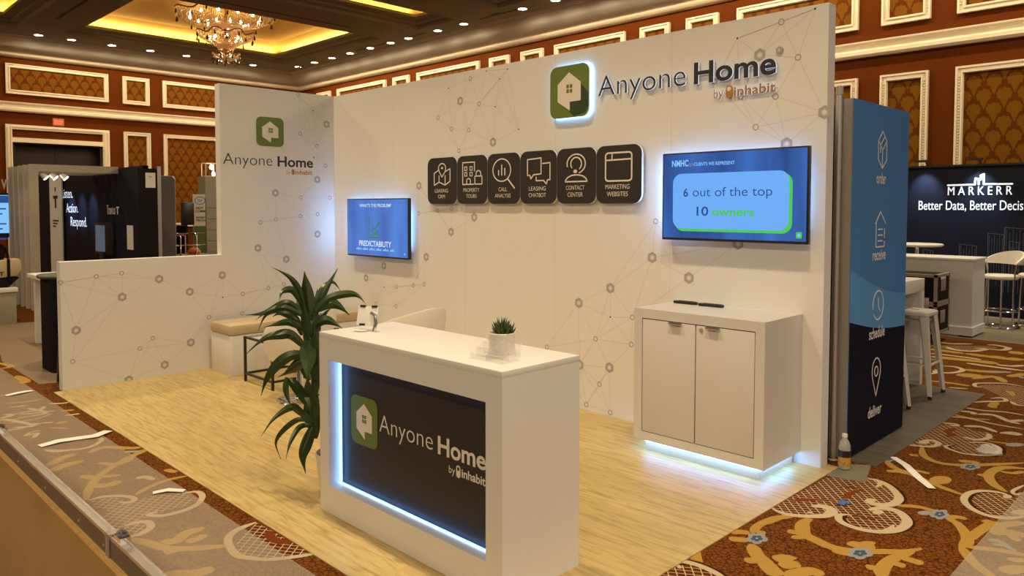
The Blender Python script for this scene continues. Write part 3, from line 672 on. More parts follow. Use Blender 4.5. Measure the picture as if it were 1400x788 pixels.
# ================================================================== BOOTH SHELL
pf = MB().box((.001, -3.058, 0), (5.9, -.001, .006)).box((5.826, -.001, 0), (5.9, .11, .006)).build('plank_flooring', M['planks']); tag(pf, 'light maple plank flooring laid under the whole booth', 'flooring')
def network(mb, fr, big, small, dots, plane, clip, excl=(), k=3, rmax=.95):
    """printed node-and-line graphic; px lists -> wall points"""
    def pt(u, v):
        h = hit(u, v, 0.0, plane); return (h.x, h.z) if plane == 1 else (h.y, h.z)
    B = [pt(*q) for q in big]; Sm = [pt(*q) for q in small]; D = [pt(*q) for q in dots]; al = B+Sm+D
    seen = set()
    for i, p in enumerate(al):
        ds = sorted((math.dist(p, q), j) for j, q in enumerate(al) if j != i)
        for dd, j in ds[:k]:
            if dd < rmax and (j, i) not in seen:
                seen.add((i, j)); q = al[j]; L = dd; nx, ny = -(q[1]-p[1])/L*.0013, (q[0]-p[0])/L*.0013
                ux, uy = (q[0]-p[0])/L*.02, (q[1]-p[1])/L*.02
                mb.add([fr.p(p[0]+ux+nx, p[1]+uy+ny, .0006), fr.p(p[0]+ux-nx, p[1]+uy-ny, .0006), fr.p(q[0]-ux-nx, q[1]-uy-ny, .0006), fr.p(q[0]-ux+nx, q[1]-uy+ny, .0006)], [(0, 1, 2, 3)], 2)
    def ring(c, r0, r1, n, mi, rot=0):
        A = [fr.p(c[0]+r*math.cos(2*PI*i/n+rot), c[1]+r*math.sin(2*PI*i/n+rot), .0009) for r in (r0, r1) for i in range(n)]
        mb.add(A, [(i, (i+1) % n, n+(i+1) % n, n+i) for i in range(n)], mi)
    for c in B: ring(c, .024, .046, 6, 3, .5); ring(c, .014, .021, 10, 2)
    for c in Sm: ring(c, .015, .024, 8, 3)
    for c in D: ring(c, .0005, .008, 8, 4)
def cv(o, s, pts): return [(o[0]+a/s, o[1]+b/s) for a, b in pts]
k_ = 3.94
bigB = cv((350, 0), k_, [(1100, 545), (1277, 766)])+cv((350, 200), k_, [(878, 213), (1176, 383), (1051, 462), (917, 597), (689, 645), (593, 710)])+cv((700, 0), k_, [(1335, 296)])+cv((1050, 0), k_, [(305, 605), (100, 775)])+cv((700, 200), k_, [(755, 600), (953, 710), (530, 765), (1218, 525)])+cv((700, 400), k_, [(360, 57), (525, 405), (365, 390)])
smB = cv((350, 0), k_, [(1155, 424), (1201, 560), (980, 634), (1053, 695), (1146, 701)])+cv((350, 200), k_, [(1093, 25), (878, 362), (978, 347), (1053, 337), (757, 758), (848, 750), (906, 744)])+cv((350, 400), k_, [(646, 62), (755, 75)])+cv((700, 0), k_, [(1092, 440), (1233, 520), (1313, 686)])+cv((1050, 0), k_, [(72, 118), (162, 309), (41, 520)])+cv((700, 200), k_, [(774, 405)])+cv((700, 400), k_, [(450, 251), (643, 281), (649, 135), (471, 495), (400, 605), (529, 648), (188, 295)])
dB = cv((350, 0), k_, [(1038, 475), (1242, 383), (1313, 426), (1289, 575), (1355, 373)])+cv((700, 0), k_, [(1214, 207), (35, 697)])+cv((1050, 0), k_, [(254, 47)])+cv((350, 200), k_, [(690, 760)])+cv((700, 400), k_, [(530, 133)])
bigS = cv((350, 0), k_, [(380, 670)])+cv((350, 200), k_, [(330, 180), (105, 252), (331, 474), (163, 609), (10, 549)])+cv((0, 200), k_, [(857, 716), (1197, 695), (1022, 785)])+cv((0, 400), k_, [(658, 25), (410, 205), (1028, 270), (887, 390), (694, 472)])
smS = cv((350, 0), k_, [(227, 510), (237, 720), (327, 787)])+cv((350, 200), k_, [(375, 105), (397, 277), (240, 276), (108, 394), (23, 411), (240, 377), (331, 367), (67, 765), (150, 745)])+cv((0, 200), k_, [(518, 703), (655, 684), (325, 735)])+cv((0, 400), k_, [(391, 373), (753, 302), (823, 247), (1125, 134), (1308, 8), (1305, 113)])
dS = cv((350, 0), k_, [(307, 597)])+cv((0, 400), k_, [(1200, 27)])
WM = [M['wallwhite'], M['wallend'], M['line'], M['node'], M['dot']]
H = 3.05
bwm = MB(); bwm.box((-.11, 0, .0), (5.824, .11, H), 0)
for f in range(len(bwm.f)):
    if all(abs(bwm.v[i].x-5.824) < 1e-4 for i in bwm.f[f]): bwm.m[f] = 1
network(bwm, BACK, bigB, smB, dB, 1, None, k=4, rmax=.95)
for x in (1.17, 2.34, 3.5, 4.66): bwm.fbox(BACK, (x-.0008, .01, 0), (x+.0008, H-.01, .0004), 2)
o = bwm.build('exhibit_wall', WM); tag(o, 'long white booth back wall printed with a grey node network, carrying both screens', 'exhibit wall')
sw = MB()
poly = [(0, 0), (0, H), (-1.416, H), (-1.416, 1.216), (-2.98, 1.216), (-2.98, 0)]
sw.prism(Fr((0, -.0, 0), (0, 1, 0), (0, 0, 1), (1, 0, 0)), poly, -.11, 0, 0, 1)
network(sw, SIDE, bigS, smS, dS, 0, None, k=4, rmax=.8)
o = sw.build('exhibit_wall', WM); tag(o, 'white booth side wall stepping down to a low front section', 'exhibit wall')
MB().bar((-.16, -2.93, .0), (-.13, -2.93, 1.1), .03).bar((-.45, -2.90, .01), (-.14, -2.93, .9), .03).build('rear_brace', M['blackmetal'], o)

# ------------------------------------------------------------------ house-in-a-tile logo
def house_logo(fr, x0, y0, x1, y1, z0, z1, root, halo=0.0, relief=.004):
    r = (x1-x0)*.17
    pl = MB().prism(fr, rrect(x0, y0, x1, y1, r), z0, z1, 0, 1).build('logo_tile', [M['green'], M['edge_lit'] if halo else M['green']], root)
    W_, H_ = x1-x0, y1-y0
    P = lambda a, b: (x0+a*W_, y0+b*H_)
    sh = MB().prism(fr, [P(.50, .86), P(.80, .62), P(.98, .44), P(.98, .18), P(.90, .06), P(.62, .02), P(.50, .12), P(.50, .30), P(.78, .30), P(.80, .62)], z1, z1+.0008)
    sh.build('tile_shade_print', M['leaf'], root) if halo else None
    hs = MB().prism(fr, [P(.50, .86), P(.80, .65), P(.80, .30), P(.525, .30), P(.525, .13), P(.21, .32), P(.21, .65)], z1, z1+relief)
    h = hs.build('house_mark', M['cream_text'], root)
    wn = MB()
    for a in (.44, .525):
        for b in (.47, .56): wn.prism(fr, [P(a, b), P(a+.065, b), P(a+.065, b+.07), P(a, b+.07)], z1+relief, z1+relief+.001)
    wn.build('window_mark', M['green'], h)
    if halo:
        hb = MB().prism(fr, rrect(x0-.004, y0-.004, x1+.004, y1+.004, r), .006, .014)
        hb.build('led_backplate', M['led_halo'], root)
def pill(mb, fr, x, y, w_, h, z0, z1, mi=0):
    mb.prism(fr, rrect(x, y, x+w_, y+h, w_*.49), z0, z1, mi)
# big sign
sg = thing('logo_sign', (4.5, -.03, 2.45), 'large raised company sign with backlit green house tile, on back wall top right', 'sign')
house_logo(BACK, 3.485, 2.485, 3.91, 2.925, .035, .05, sg, halo=1, relief=.006)
put_text(MB(), BACK, 'Anyone', 3.985, 2.632, .81, .160, -.012, .012, .026, 0, 1).build('lettering', [M['logo_dark'], M['edge_lit']], sg)
put_text(MB(), BACK, 'Home', 4.865, 2.635, .625, .160, .022, .012, .026, 0, 1).build('lettering', [M['logo_dark'], M['edge_lit']], sg)
put_text(MB(), BACK, 'by', 5.025, 2.515, .075, .062, 0, .010, .02, 0, 1).build('lettering', [M['gold_text'], M['edge_lit']], sg)['label'] = 'amber lettering'
mb = MB(); pill(mb, BACK, 5.118, 2.505, .05, .088, .010, .02); mb.build('capsule_mark', M['gold_text'], sg)
mb = MB(); mb.prism(BACK, circ(5.143, 2.568, .016, 14), .02, .021); mb.build('capsule_dot', M['cream_text'], sg)
put_text(MB(), BACK, 'inhabit', 5.182, 2.515, .305, .068, .022, .010, .02, 0, 1).build('lettering', [M['gold_text'], M['edge_lit']], sg)['label'] = 'amber bold lettering'
MB().prism(BACK, circ(5.503, 2.79, .024, 20), .0, .012).build('registered_disc', M['node'], sg)
put_text(MB(), BACK, 'R', 5.503, 2.779, None, .022, 0, .0125, .0125, center=True).build('registered_letter', M['cream_text'], sg)
# side wall logo
sg = thing('logo_sign', (.002, -.8, 2.1), 'flat printed company logo with green house tile, on the side wall', 'sign')
house_logo(SIDE, -1.0, 2.41, -.665, 2.735, .0012, .003, sg, relief=.001)
put_text(MB(), SIDE, 'Anyone', -1.385, 2.192, .575, .118, -.012, .0015).build('lettering', M['logo_dark'], sg)
put_text(MB(), SIDE, 'Home', -.745, 2.192, .455, .118, .022, .0015).build('lettering', M['logo_dark'], sg)
put_text(MB(), SIDE, 'by', -.635, 2.108, .05, .045, -.01, .0015).build('lettering', M['gold_text'], sg)
mb = MB(); pill(mb, SIDE, -.57, 2.10, .037, .066, .001, .0016); mb.build('capsule_mark', M['gold_text'], sg)
put_text(MB(), SIDE, 'inhabit', -.525, 2.108, .225, .050, .022, .0015).build('lettering', M['gold_text'], sg)
mb = MB(); mb.prism(SIDE, circ(-.278, 2.312, .014, 16), .001, .0015); mb.build('registered_disc', M['node'], sg)

# ------------------------------------------------------------------ six feature tiles
def ZP(pts, y=-.03):       # zoom pixels of the tile strip -> wall (x, z)
    out = []
    for a, b in pts:
        h = hit(580+a/7.882, 190+b/7.88, y, 1); out.append((h.x, h.z))
    return out
X6 = [1.815, 2.27, 2.70, 3.125, 3.56, 3.985, 4.43]
caps = [('LEASING', 'CRM'), ('PROPERTY', 'TOURS'), ('CALL', 'ANALYSIS'), ('LEASING', 'CHATBOT'), ('CONTACT', 'CENTER'), ('MARKETING', 'WEBSITES')]
desc = ['a map with a pin, leftmost of the row', 'a building and padlock', 'a magnifier over bars', 'two speech bubbles', 'a person wearing a headset', 'a browser window, rightmost of the row']
SW = .011
for i in range(6):
    x0, x1 = X6[i]+.001, X6[i+1]-.001; cx = (x0+x1)/2; zf = .045
    t = thing('feature_tile', (cx, -.03, 1.76), 'charcoal wall tile with white icon of '+desc[i], 'wall tile', 'charcoal feature tiles on the back wall')
    MB().prism(BACK, rrect(x0, 1.76, x1, 2.225, .075), .022, .045, 0, 1).build('panel', [M['charcoal'], M['wallend']], t)
    MB().fbox(BACK, (cx-.06, 1.9, 0), (cx+.06, 2.1, .022)).build('standoff', M['wallend'], t)
    ic = MB(); A = lambda a, b: (cx+(a-.5)*.29, 1.945+b*.225)
    st = lambda pts, closed=False, w_=SW: ic.stroke(BACK, [A(*q) for q in pts], w_, zf, zf+.0012, 0, closed)
    if i == 0:
        st([(.32, .70), (.08, .56), (.08, .02), (.34, .16), (.66, .02), (.92, .18), (.92, .74), (.68, .62)]); st([(.34, .16), (.34, .44)]); st([(.66, .02), (.66, .44)])
        st(circ(.5, .78, .19, 18, -25, 205, .20)+[(.36, .60), (.5, .38), (.66, .62)], True); ic.prism(BACK, [A(*q) for q in circ(.5, .78, .05, 10)], zf, zf+.0012)
    elif i == 1:
        st([(.58, .02), (.04, .02), (.04, .96), (.62, .96), (.62, .58)])
        for a in (.14, .40):
            for b in (.62, .38): st([(a, b), (a+.11, b), (a+.11, b+.15), (a, b+.15)], True, .009)
        st([(.24, .02), (.24, .18)]+circ(.33, .18, .09, 8, 180, 0)+[(.42, .02)]); st([(.64, .02), (.98, .02), (.98, .36), (.64, .36)], True)
        st([(.70, .36), (.70, .46)]+circ(.81, .48, .11, 8, 180, 0)+[(.92, .36)])
    elif i == 2:
        st(circ(.42, .56, .40, 26, ry=.46), True); st([(.68, .20), (.98, -.18)], False, .014)
        for a, b, c in ((.28, .36, .54), (.42, .36, .76), (.56, .36, .62)): st([(a, b), (a, c)], False, .013)
    elif i == 3:
        st([(.06, .30), (.16, .30), (.20, .16), (.32, .32), (.62, .34), (.62, .96), (.06, .92)], True)
        st([(.68, .74), (.98, .76), (.98, .10), (.88, .10), (.84, -.06), (.72, .08), (.42, .08), (.42, .22)])
    elif i == 4:
        st(circ(.5, .66, .34, 20, 195, -70, .36)); st(circ(.5, .66, .20, 20, 215, -50, .24)); ic.prism(BACK, [A(*q) for q in circ(.47, .38, .07, 10)], zf, zf+.0012)
        st([(.10, 0), (.90, 0)]+circ(.5, 0, .40, 12, 5, 175, .25), True)
    else:
        st(rrect(.06, -.02, .94, .98, .1, 3), True, .013); st([(.06, .72), (.94, .74)], False, .012); st([(.28, .74), (.28, .96)], False, .010)
    ic.build('icon', M['cream_text'], t)
    for k, s_ in enumerate(caps[i]):
        wdt = {'LEASING': .20, 'CRM': .105, 'PROPERTY': .225, 'TOURS': .145, 'CALL': .11, 'ANALYSIS': .205, 'CHATBOT': .205, 'CONTACT': .20, 'CENTER': .165, 'MARKETING': .235, 'WEBSITES': .205}[s_]
        put_text(MB(), BACK, s_, cx-.01, 1.876-k*.058, wdt, .036, -.004, zf+.0006, center=True).build('caption', M['cream_text'], t)

# ------------------------------------------------------------------ wall screens
def television(x0, z0, x1, z1, label, scr):
    t = thing('television', ((x0+x1)/2, -.09, z0), label, 'television', 'wall screens on the booth back wall')
    MB().box((x0, -.09, z0), (x1, -.052, z1)).build('bezel', M['blackplastic'], t, bevel=.004)
    F_ = Fr((x0, -.0905, z0))
    s_ = MB().fbox(F_, (.012, .018, 0), (x1-x0-.012, z1-z0-.012, .001)).build('screen', scr, t)
    cx = (x0+x1)/2; cz = (z0+z1)/2
    MB().box((cx-.2, -.055, cz-.15), (cx+.2, 0, cz+.15)).build('wall_mount', M['blackmetal'], t)
    b = MB()
    for a0, b0, a1, b1 in ((x0+.12, z1-.09, x1-.12, z1-.075), (x1-.115, z0+.12, x1-.10, z1-.1)): b.box((a0, -.0515, b0), (a1, -.047, b1))
    b.box((x0+.032, -.050, z0+.06), (x0+.038, -.014, z1-.03))
    b.build('led_backlight', M['led_tv'], t)
    return t, s_, Fr((x0, -.0918, z0))
TX0, TX1, TZ0, TZ1 = 4.647, 5.752, 1.486, 2.1305
t, s_, F_ = television(TX0, TZ0, TX1, TZ1, 'large wall screen with a light blue card slide, above the white cabinet', M['scr_big'])
W_, H_ = TX1-TX0, TZ1-TZ0
def P2(a, b): return (a*W_, b*H_)
MB().prism(F_, rrect(.10*W_, .105*H_, .905*W_, .735*H_, .07), .0003, .0006).build('green_card_shadow', M['s_green'], s_)
MB().prism(F_, rrect(.085*W_, .135*H_, .885*W_, .76*H_, .07), .0008, .0012).build('blue_card', M['s_card'], s_)
put_text(MB(), F_, '6', .165*W_, .50*H_, .035*W_, .062, .02, .0016).build('slide_text', M['s_navy'], s_)
put_text(MB(), F_, 'out of the top', .235*W_, .50*H_, .545*W_, .064, -.004, .0016).build('slide_text', M['s_navy'], s_)
put_text(MB(), F_, '10', .265*W_, .285*H_, .085*W_, .066, .015, .0016).build('slide_text', M['s_navy'], s_)
put_text(MB(), F_, 'owners', .375*W_, .285*H_, .29*W_, .062, .022, .0016).build('slide_text', M['s_green'], s_)
put_text(MB(), F_, 'NMHC', .075*W_, .845*H_, .125*W_, .048, .03, .0006).build('slide_text', M['s_pale'], s_)
put_text(MB(), F_, '50', .205*W_, .84*H_, .03*W_, .024, .01, .0006).build('slide_text', M['node'], s_)
put_text(MB(), F_, 'CLIENTS WE REPRESENT', .24*W_, .845*H_, .29*W_, .024, .015, .0006).build('slide_text', M['s_pale'], s_)
MB().prism(F_, rrect(.93*W_, .06*H_, .965*W_, .125*H_, .006), .0003, .0006).build('corner_mark', M['s_green'], s_)
MB().prism(F_, circ(.947*W_, .092*H_, .010, 10), .0007, .0009).build('corner_mark', M['s_pale'], s_)
UX0, UX1, UZ0, UZ1 = .405, 1.551, 1.173, 1.824
t, s_, F_ = television(UX0, UZ0, UX1, UZ1, 'wall screen with a green chart slide, near the booth corner', M['scr_small'])
W_, H_ = UX1-UX0, UZ1-UZ0
put_text(MB(), F_, "WHAT'S THE PROBLEM?", .22*W_, .855*H_, .52*W_, .036, .01, .0006).build('slide_text', M['s_white'], s_)
put_text(MB(), F_, 'PREDICTABILITY', .21*W_, .185*H_, .53*W_, .062, .02, .0006).build('slide_text', M['s_white'], s_)
mb = MB()
for i in range(34):
    if i % 6 != 5: mb.fbox(F_, (.16*W_+i*.0185*W_, .115*H_, .0004), (.16*W_+(i+.75)*.0185*W_, .115*H_+.016+.006*(i % 3), .0006))
mb.build('slide_text', M['s_pale'], s_)
mb = MB(); mb.stroke(F_, [(.38*W_, .66*H_), (.38*W_, .34*H_), (.56*W_, .34*H_)], .014, .0004, .0007); mb.stroke(F_, [(.40*W_, .42*H_), (.45*W_, .50*H_), (.48*W_, .48*H_), (.545*W_, .59*H_)], .016, .0004, .0007)
mb.prism(F_, [(.52*W_, .60*H_), (.56*W_, .62*H_), (.555*W_, .54*H_)], .0004, .0007)
for i in range(4): mb.fbox(F_, ((.40+.035*i)*W_, .37*H_, .0004), ((.42+.035*i)*W_, (.40+.02*i)*H_, .0007))
mb.build('chart_icon', M['s_dgreen'], s_)
MB().prism(F_, circ(.945*W_, .085*H_, .012, 10), .0004, .0007).build('corner_mark', M['s_pale'], s_)

# ------------------------------------------------------------------ cabinet with lit plinth
BX0, BX1, BY0, BH, BB = 4.7195, 5.6902, -.5416, 1.0177, .085
cb = thing('storage_cabinet', ((BX0+BX1)/2, -.27, .006), 'white two door cabinet with a glowing blue base, under the large wall screen', 'cabinet')
b = MB(); b.box((BX0, BY0+.021, BB), (BX0+.03, -.004, BH-.03)).box((BX1-.03, BY0+.021, BB), (BX1, -.004, BH-.03)).box((BX0+.03, BY0+.022, BB+.001), (BX1-.03, -.005, BB+.03)).box((BX0+.03, -.03, BB+.03), (BX1-.03, -.006, BH-.031)).box((BX0, BY0, BH-.03), (BX1, -.002, BH))
# face frame
for a, c in (((BX0, BB), (4.785, BH-.03)), ((5.628, BB), (BX1, BH-.03)), ((4.785, BB), (5.628, .146)), ((4.785, .952), (5.628, BH-.03))): b.box((a[0], BY0, a[1]), (c[0], BY0+.021, c[1]))
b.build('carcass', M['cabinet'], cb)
MB().box((4.786, BY0+.0203, .147), (5.627, BY0+.0209, .951)).build('door_gap_shade', M['black'], cb)  # black sheet added behind the doors to darken the gaps around them
for x0, x1 in ((4.791, 5.203), (5.212, 5.622)):
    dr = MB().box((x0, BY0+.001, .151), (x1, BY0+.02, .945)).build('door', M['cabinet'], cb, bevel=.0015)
    hx = 5.01 if x0 < 5 else 5.29
    MB().box((hx, BY0-.022, .941), (hx+.095, BY0+.001, .945)).box((hx, BY0-.022, .932), (hx+.095, BY0-.018, .945)).build('handle', M['alu'], dr)['label'] = 'thin aluminium lip handle'
    if x0 > 5: MB().add(*(lambda q: (q.v, q.f))(MB().tube([(5.25, BY0-.004, .918), (5.25, BY0+.003, .918)], .013, 14))).build('lock', M['alu_dull'], dr)
MB().box((BX0+.075, BY0+.045, .006), (BX1-.045, -.02, BB)).build('plinth', M['white'], cb)
b = MB()
b.box((BX0+.075, BY0+.033, BB-.014), (BX1-.045, BY0+.044, BB-.001)).box((BX1-.044, BY0+.045, BB-.014), (BX1-.033, -.05, BB-.001)).box((BX0+.063, BY0+.045, BB-.014), (BX0+.074, -.05, BB-.001))
b.build('led_strip', M['led_floor'], cb)
# remotes on the cabinet
for k, (x, y, lb) in enumerate(((4.865, -.105, 'black remote lying on the white cabinet, the left one of two'), (5.075, -.11, 'black remote lying on the white cabinet, the right one of two'))):
    t = thing('remote_control', (x, y, BH), lb, 'remote control', 'black remotes on the cabinet')
    MB().prism(Fr((x, y, BH), (1, .06, 0), (-.06, 1, 0), (0, 0, 1)), rrect(-.095, -.022, .095, .022, .018), 0, .02).build('body', M['blackplastic'], t, bevel=.004)
    bt = MB()
    for i in range(8):
        for j in (-1, 0, 1): bt.box((x-.06+i*.017, y-.003+j*.012+i*.001, BH+.02), (x-.05+i*.017, y+.003+j*.012+i*.001, BH+.022))
    bt.build('keypad', M['charcoal'], t)

# ------------------------------------------------------------------ reception counter
KX0, KX1, KY0, KY1, KH = 4.109, 5.574, -2.727, -2.205, 1.027
ct = thing('reception_counter', ((KX0+KX1)/2, (KY0+KY1)/2, .006), 'white reception counter with a recessed dark sign panel lit by blue strips', 'counter')
OX0, OX1, OZ0, OZ1 = 4.20, 5.472, .165, .877
b = MB()
b.box((KX0, KY0, .006), (OX0, KY0+.10, KH-.03)).box((OX1, KY0, .006), (KX1-.001, KY0+.10, KH-.03)).box((OX0, KY0, .006), (OX1, KY0+.10, OZ0)).box((OX0, KY0, OZ1), (OX1, KY0+.10, KH-.03))
b.box((KX0, KY0+.10, .006), (KX0+.03, KY1, KH-.03)).box((KX1-.03, KY0+.0015, .0065), (KX1, KY1, KH-.03)).box((KX0+.03, KY1-.02, .007), (KX1-.03, KY1-.001, KH-.031))
b.build('body', M['white'], ct)
MB().box((KX0, KY0, KH-.03), (KX1, KY1, KH)).build('countertop', M['white'], ct, bevel=.0015)
CF = Fr((0, KY0+.085, 0))
pn = MB().box((OX0+.001, KY0+.085, OZ0+.001), (OX1-.001, KY0+.098, OZ1-.001)).build('sign_panel', M['charcoal'], ct)
b = MB(); b.box((OX0+.012, KY0+.060, OZ0+.012), (OX0+.024, KY0+.072, OZ1-.002)).box((OX0+.002, KY0+.060, OZ0+.001), (OX1-.002, KY0+.072, OZ0+.008)).box((OX0+.002, KY0+.060, OZ1-.008), (OX1-.002, KY0+.072, OZ1-.001))
b.build('led_strip', M['led'], ct)
def cx_(u, v): h = hit(u, v, KY0+.085, 1); return h.x, h.z
(ax, az), (bx, bz) = cx_(481, 603), cx_(516, 549)
house_logo(CF, ax, az, bx, bz, .0005, .002, pn, relief=.001)
put_text(MB(), CF, 'Anyone', cx_(519, 590)[0], cx_(519, 590)[1], cx_(592, 615)[0]-cx_(519, 590)[0], .092, -.012, .0015).build('lettering', M['cream_text'], pn)
put_text(MB(), CF, 'Home', cx_(599, 620)[0], cx_(599, 620)[1], cx_(664.5, 643)[0]-cx_(599, 620)[0], .092, .022, .0015).build('lettering', M['cream_text'], pn)
bx0, bz0 = cx_(614, 646)
put_text(MB(), CF, 'by', bx0, bz0, .045, .036, 0, .0015).build('lettering', M['cream_text'], pn)
mb = MB(); pill(mb, CF, cx_(624, 650)[0], bz0-.01, .03, .06, .001, .0016); mb.build('capsule_mark', M['cream_text'], pn)
mb = MB(); mb.prism(CF, circ(cx_(624, 650)[0]+.015, bz0+.033, .009, 12), .0016, .002); mb.build('capsule_dot', M['charcoal'], pn)
put_text(MB(), CF, 'inhabit', cx_(631.5, 651)[0], bz0, cx_(664, 662)[0]-cx_(631.5, 651)[0], .043, .022, .0015).build('lettering', M['cream_text'], pn)
# card stand, brochure tray and succulent on the counter
c0 = G(497, 453, KH)
t = thing('tablet_stand', (c0.x, c0.y, KH), 'clear plastic stand holding a white plate, at the left end of the counter', 'stand')
SF = Fr((c0.x, c0.y, KH), (.82, .57, 0), (-.57, .82, 0), (0, 0, 1))
MB().prism(SF, rrect(-.07, -.05, .05, .05, .02), 0, .004).build('base', M['acrylic'], t)
MB().prism(SF, rrect(-.05, -.035, .02, .035, .02), .004, .008).build('base_pad', M['paper'], t)
VF = Fr((c0.x+.005, c0.y+.02, KH+.03), (.90, .42, 0), (-.12, .25, .96), (.42, -.90, .25))
MB().fbox(VF, (-.068, .0, 0), (.062, .11, .006)).build('plate', M['paper'], t, bevel=.002)
for a, bq in ((-.055, .104), (.02, .104), (-.045, -.002)):
    MB().fbox(VF, (a, bq, -.002), (a+.035, bq+.012, .01)).build('clip', M['blackplastic'], t)
MB().tube([c0+Vector((.06, .03, .004)), c0+Vector((.065, .04, .05)), c0+Vector((.05, .045, .09)), c0+Vector((.02, .04, .10))], .012, 8).build('support_arm', M['chrome'], t, smooth=True)
t = thing('brochure_tray', (5.36, -2.55, KH), 'clear acrylic stepped card tray on the counter', 'card holder')
TF = Fr((5.27, -2.635, KH), (.995, .06, 0), (-.06, .995, 0), (0, 0, 1))
b = MB()
for k in range(3):
    y = .045*k; b.fbox(TF, (0, y, .004+.004*k), (.20, y+.003, .03+.022*k))
b.fbox(TF, (0, 0, 0), (.20, .13, .003))
for x in (0, .10, .197): b.prism(Fr(TF.p(x, 0), (-.06, .995, 0), (0, 0, 1), (.995, .06, 0)), [(0, .003), (.13, .003), (.13, .085), (.003, .03)], 0, .003)
b.build('tray', M['acrylic'], t)
sc = thing('potted_succulent', (5.29, -2.43, KH), 'small spiky succulent in a white pot behind the acrylic tray', 'plant')
sx, sy = 5.285, -2.44
MB().lathe([(0, 0), (.058, 0), (.062, .004), (.066, .10), (.062, .104), (.058, .10), (.056, .085)], (sx, sy, KH), 28).build('pot', M['pot'], sc, smooth=True)
MB().lathe([(0, .088), (.057, .086)], (sx, sy, KH), 20).build('gravel', M['terracotta'], sc)
b = MB()
for (ox, oy, n, L, spread) in ((0, 0, 22, .085, .7), (-.03, .01, 14, .055, .9), (.03, -.012, 16, .06, .8), (.02, .03, 10, .06, .8)):
    for i in range(n):
        a = i*2.4; tl = .25+spread*(i/n); p0 = Vector((sx+ox, sy+oy, KH+.088)); dv = Vector((math.cos(a)*math.sin(tl), math.sin(a)*math.sin(tl), math.cos(tl)))
        sd = dv.cross(Vector((0, 0, 1))).normalized(); ll = L*random.uniform(.7, 1.05)
        b.tube([p0, p0+dv*ll*.4+sd*.001, p0+dv*ll*.75+Vector((0, 0, .004)), p0+dv*ll+Vector((0, 0, .012))], [.006, .007, .004, .0006], 5)
b.build('foliage', M['leafback'], sc, smooth=True)

# ------------------------------------------------------------------ dracaena in a pot
px, py = 3.945, -2.50
pl = thing('potted_dracaena', (px, py, .006), 'tall dark green leafy plant in a white pot, left of the counter', 'plant')
MB().lathe([(0, .006), (.10, .006), (.108, .012), (.142, .245), (.140, .25), (.132, .25), (.128, .21)], (px, py, 0), 32).build('pot', M['pot'], pl, smooth=True)
MB().lathe([(0, .222), (.129, .218)], (px, py, 0), 24).build('soil', M['soil'], pl)
b = MB()
for dx, dy, top in ((-.02, .0, 1.0), (.03, .03, .75), (.0, -.04, .55)):
    b.tube([(px+dx, py+dy, .2), (px+dx*1.3+.01, py+dy, .5), (px+dx*.8, py+dy*.6, top*.8), (px+dx*.6, py+dy*.4, top)], [.022, .020, .019, .016], 9)
b.build('stem', M['bark'], pl, smooth=True)
tr_d = (Vector((px, py, .8))-CAM).dot(_fw)
def at(u, v, off=0.0): return CAM+ray(u, v)/F_PX*(tr_d+off)
LEAVES = [  # px points base->tip, width in px, depth of the tip relative to the stem
    ([(418, 425), (410, 400), (397, 380), (373, 366)], 9, -.10), ([(424, 430), (412, 405), (398, 383)], 15, .08), ([(423, 430), (420, 400), (416, 371)], 17, -.06), ([(428, 430), (440, 405), (462, 367)], 11, .12),
    ([(428, 420), (440, 395), (455, 386), (466, 399)], 6, .25), ([(430, 428), (450, 408), (475, 402), (490, 405), (500, 416)], 10, -.12), ([(432, 424), (448, 415), (462, 418), (478, 431)], 15, .10), ([(430, 446), (443, 438), (455, 441), (469, 450)], 12, -.10),
    ([(412, 428), (392, 414), (362, 428), (336, 431)], 9, .15), ([(414, 432), (390, 421), (368, 425), (349, 438)], 8, -.15), ([(412, 430), (395, 423), (365, 430), (353, 453)], 6, .22), ([(412, 415), (400, 397), (386, 399), (382, 411)], 9, -.18),
    ([(414, 458), (402, 435), (385, 428), (373, 433)], 11, .1), ([(414, 450), (395, 441), (380, 443), (361, 448)], 9, -.2), ([(416, 474), (398, 458), (382, 458), (360, 464), (337, 484)], 13, -.18), ([(416, 484), (396, 487), (378, 500), (364, 520), (357, 541)], 14, .06),
    ([(420, 466), (421, 490), (420, 520)], 21, -.22), ([(414, 492), (405, 495), (390, 508)], 8, .12), ([(392, 516), (391, 535), (398, 557)], 8, -.05), ([(395, 518), (408, 533), (420, 552), (426, 570)], 14, -.10), ([(414, 500), (402, 505), (380, 516)], 9, .2),
    ([(427, 578), (410, 563), (398, 557), (375, 572), (357, 597)], 10, -.12), ([(427, 577), (408, 574), (388, 588), (377, 606), (384, 628)], 7, .08), ([(427, 582), (410, 584), (397, 605), (391, 628)], 7, -.14), ([(428, 584), (420, 605), (414, 625), (418, 648)], 15, -.10),
    ([(424, 445), (412, 420), (406, 400)], 13, .15), ([(424, 460), (418, 440), (415, 412)], 14, -.1), ([(426, 450), (430, 425), (434, 395)], 12, .1), ([(428, 455), (438, 435), (452, 422)], 10, .12), ([(426, 500), (428, 480), (432, 455)], 12, -.05), ([(424, 520), (414, 500), (402, 478)], 12, .1),
    ([(426, 478), (422, 455), (420, 425)], 16, .06), ([(428, 470), (432, 448), (438, 428)], 14, .1), ([(427, 500), (420, 480), (408, 462)], 13, .1), ([(429, 520), (434, 495), (435, 468)], 13, .02), ([(428, 492), (430, 468), (428, 440)], 15, .0),
    ([(430, 540), (433, 510), (436, 480)], 12, .1), ([(430, 600), (432, 570), (434, 530)], 13, .05), ([(428, 560), (422, 535), (420, 515)], 13, -.12), ([(428, 590), (420, 570), (416, 545)], 10, .05), ([(431, 585), (428, 560), (430, 520)], 12, .0)]
b = MB()
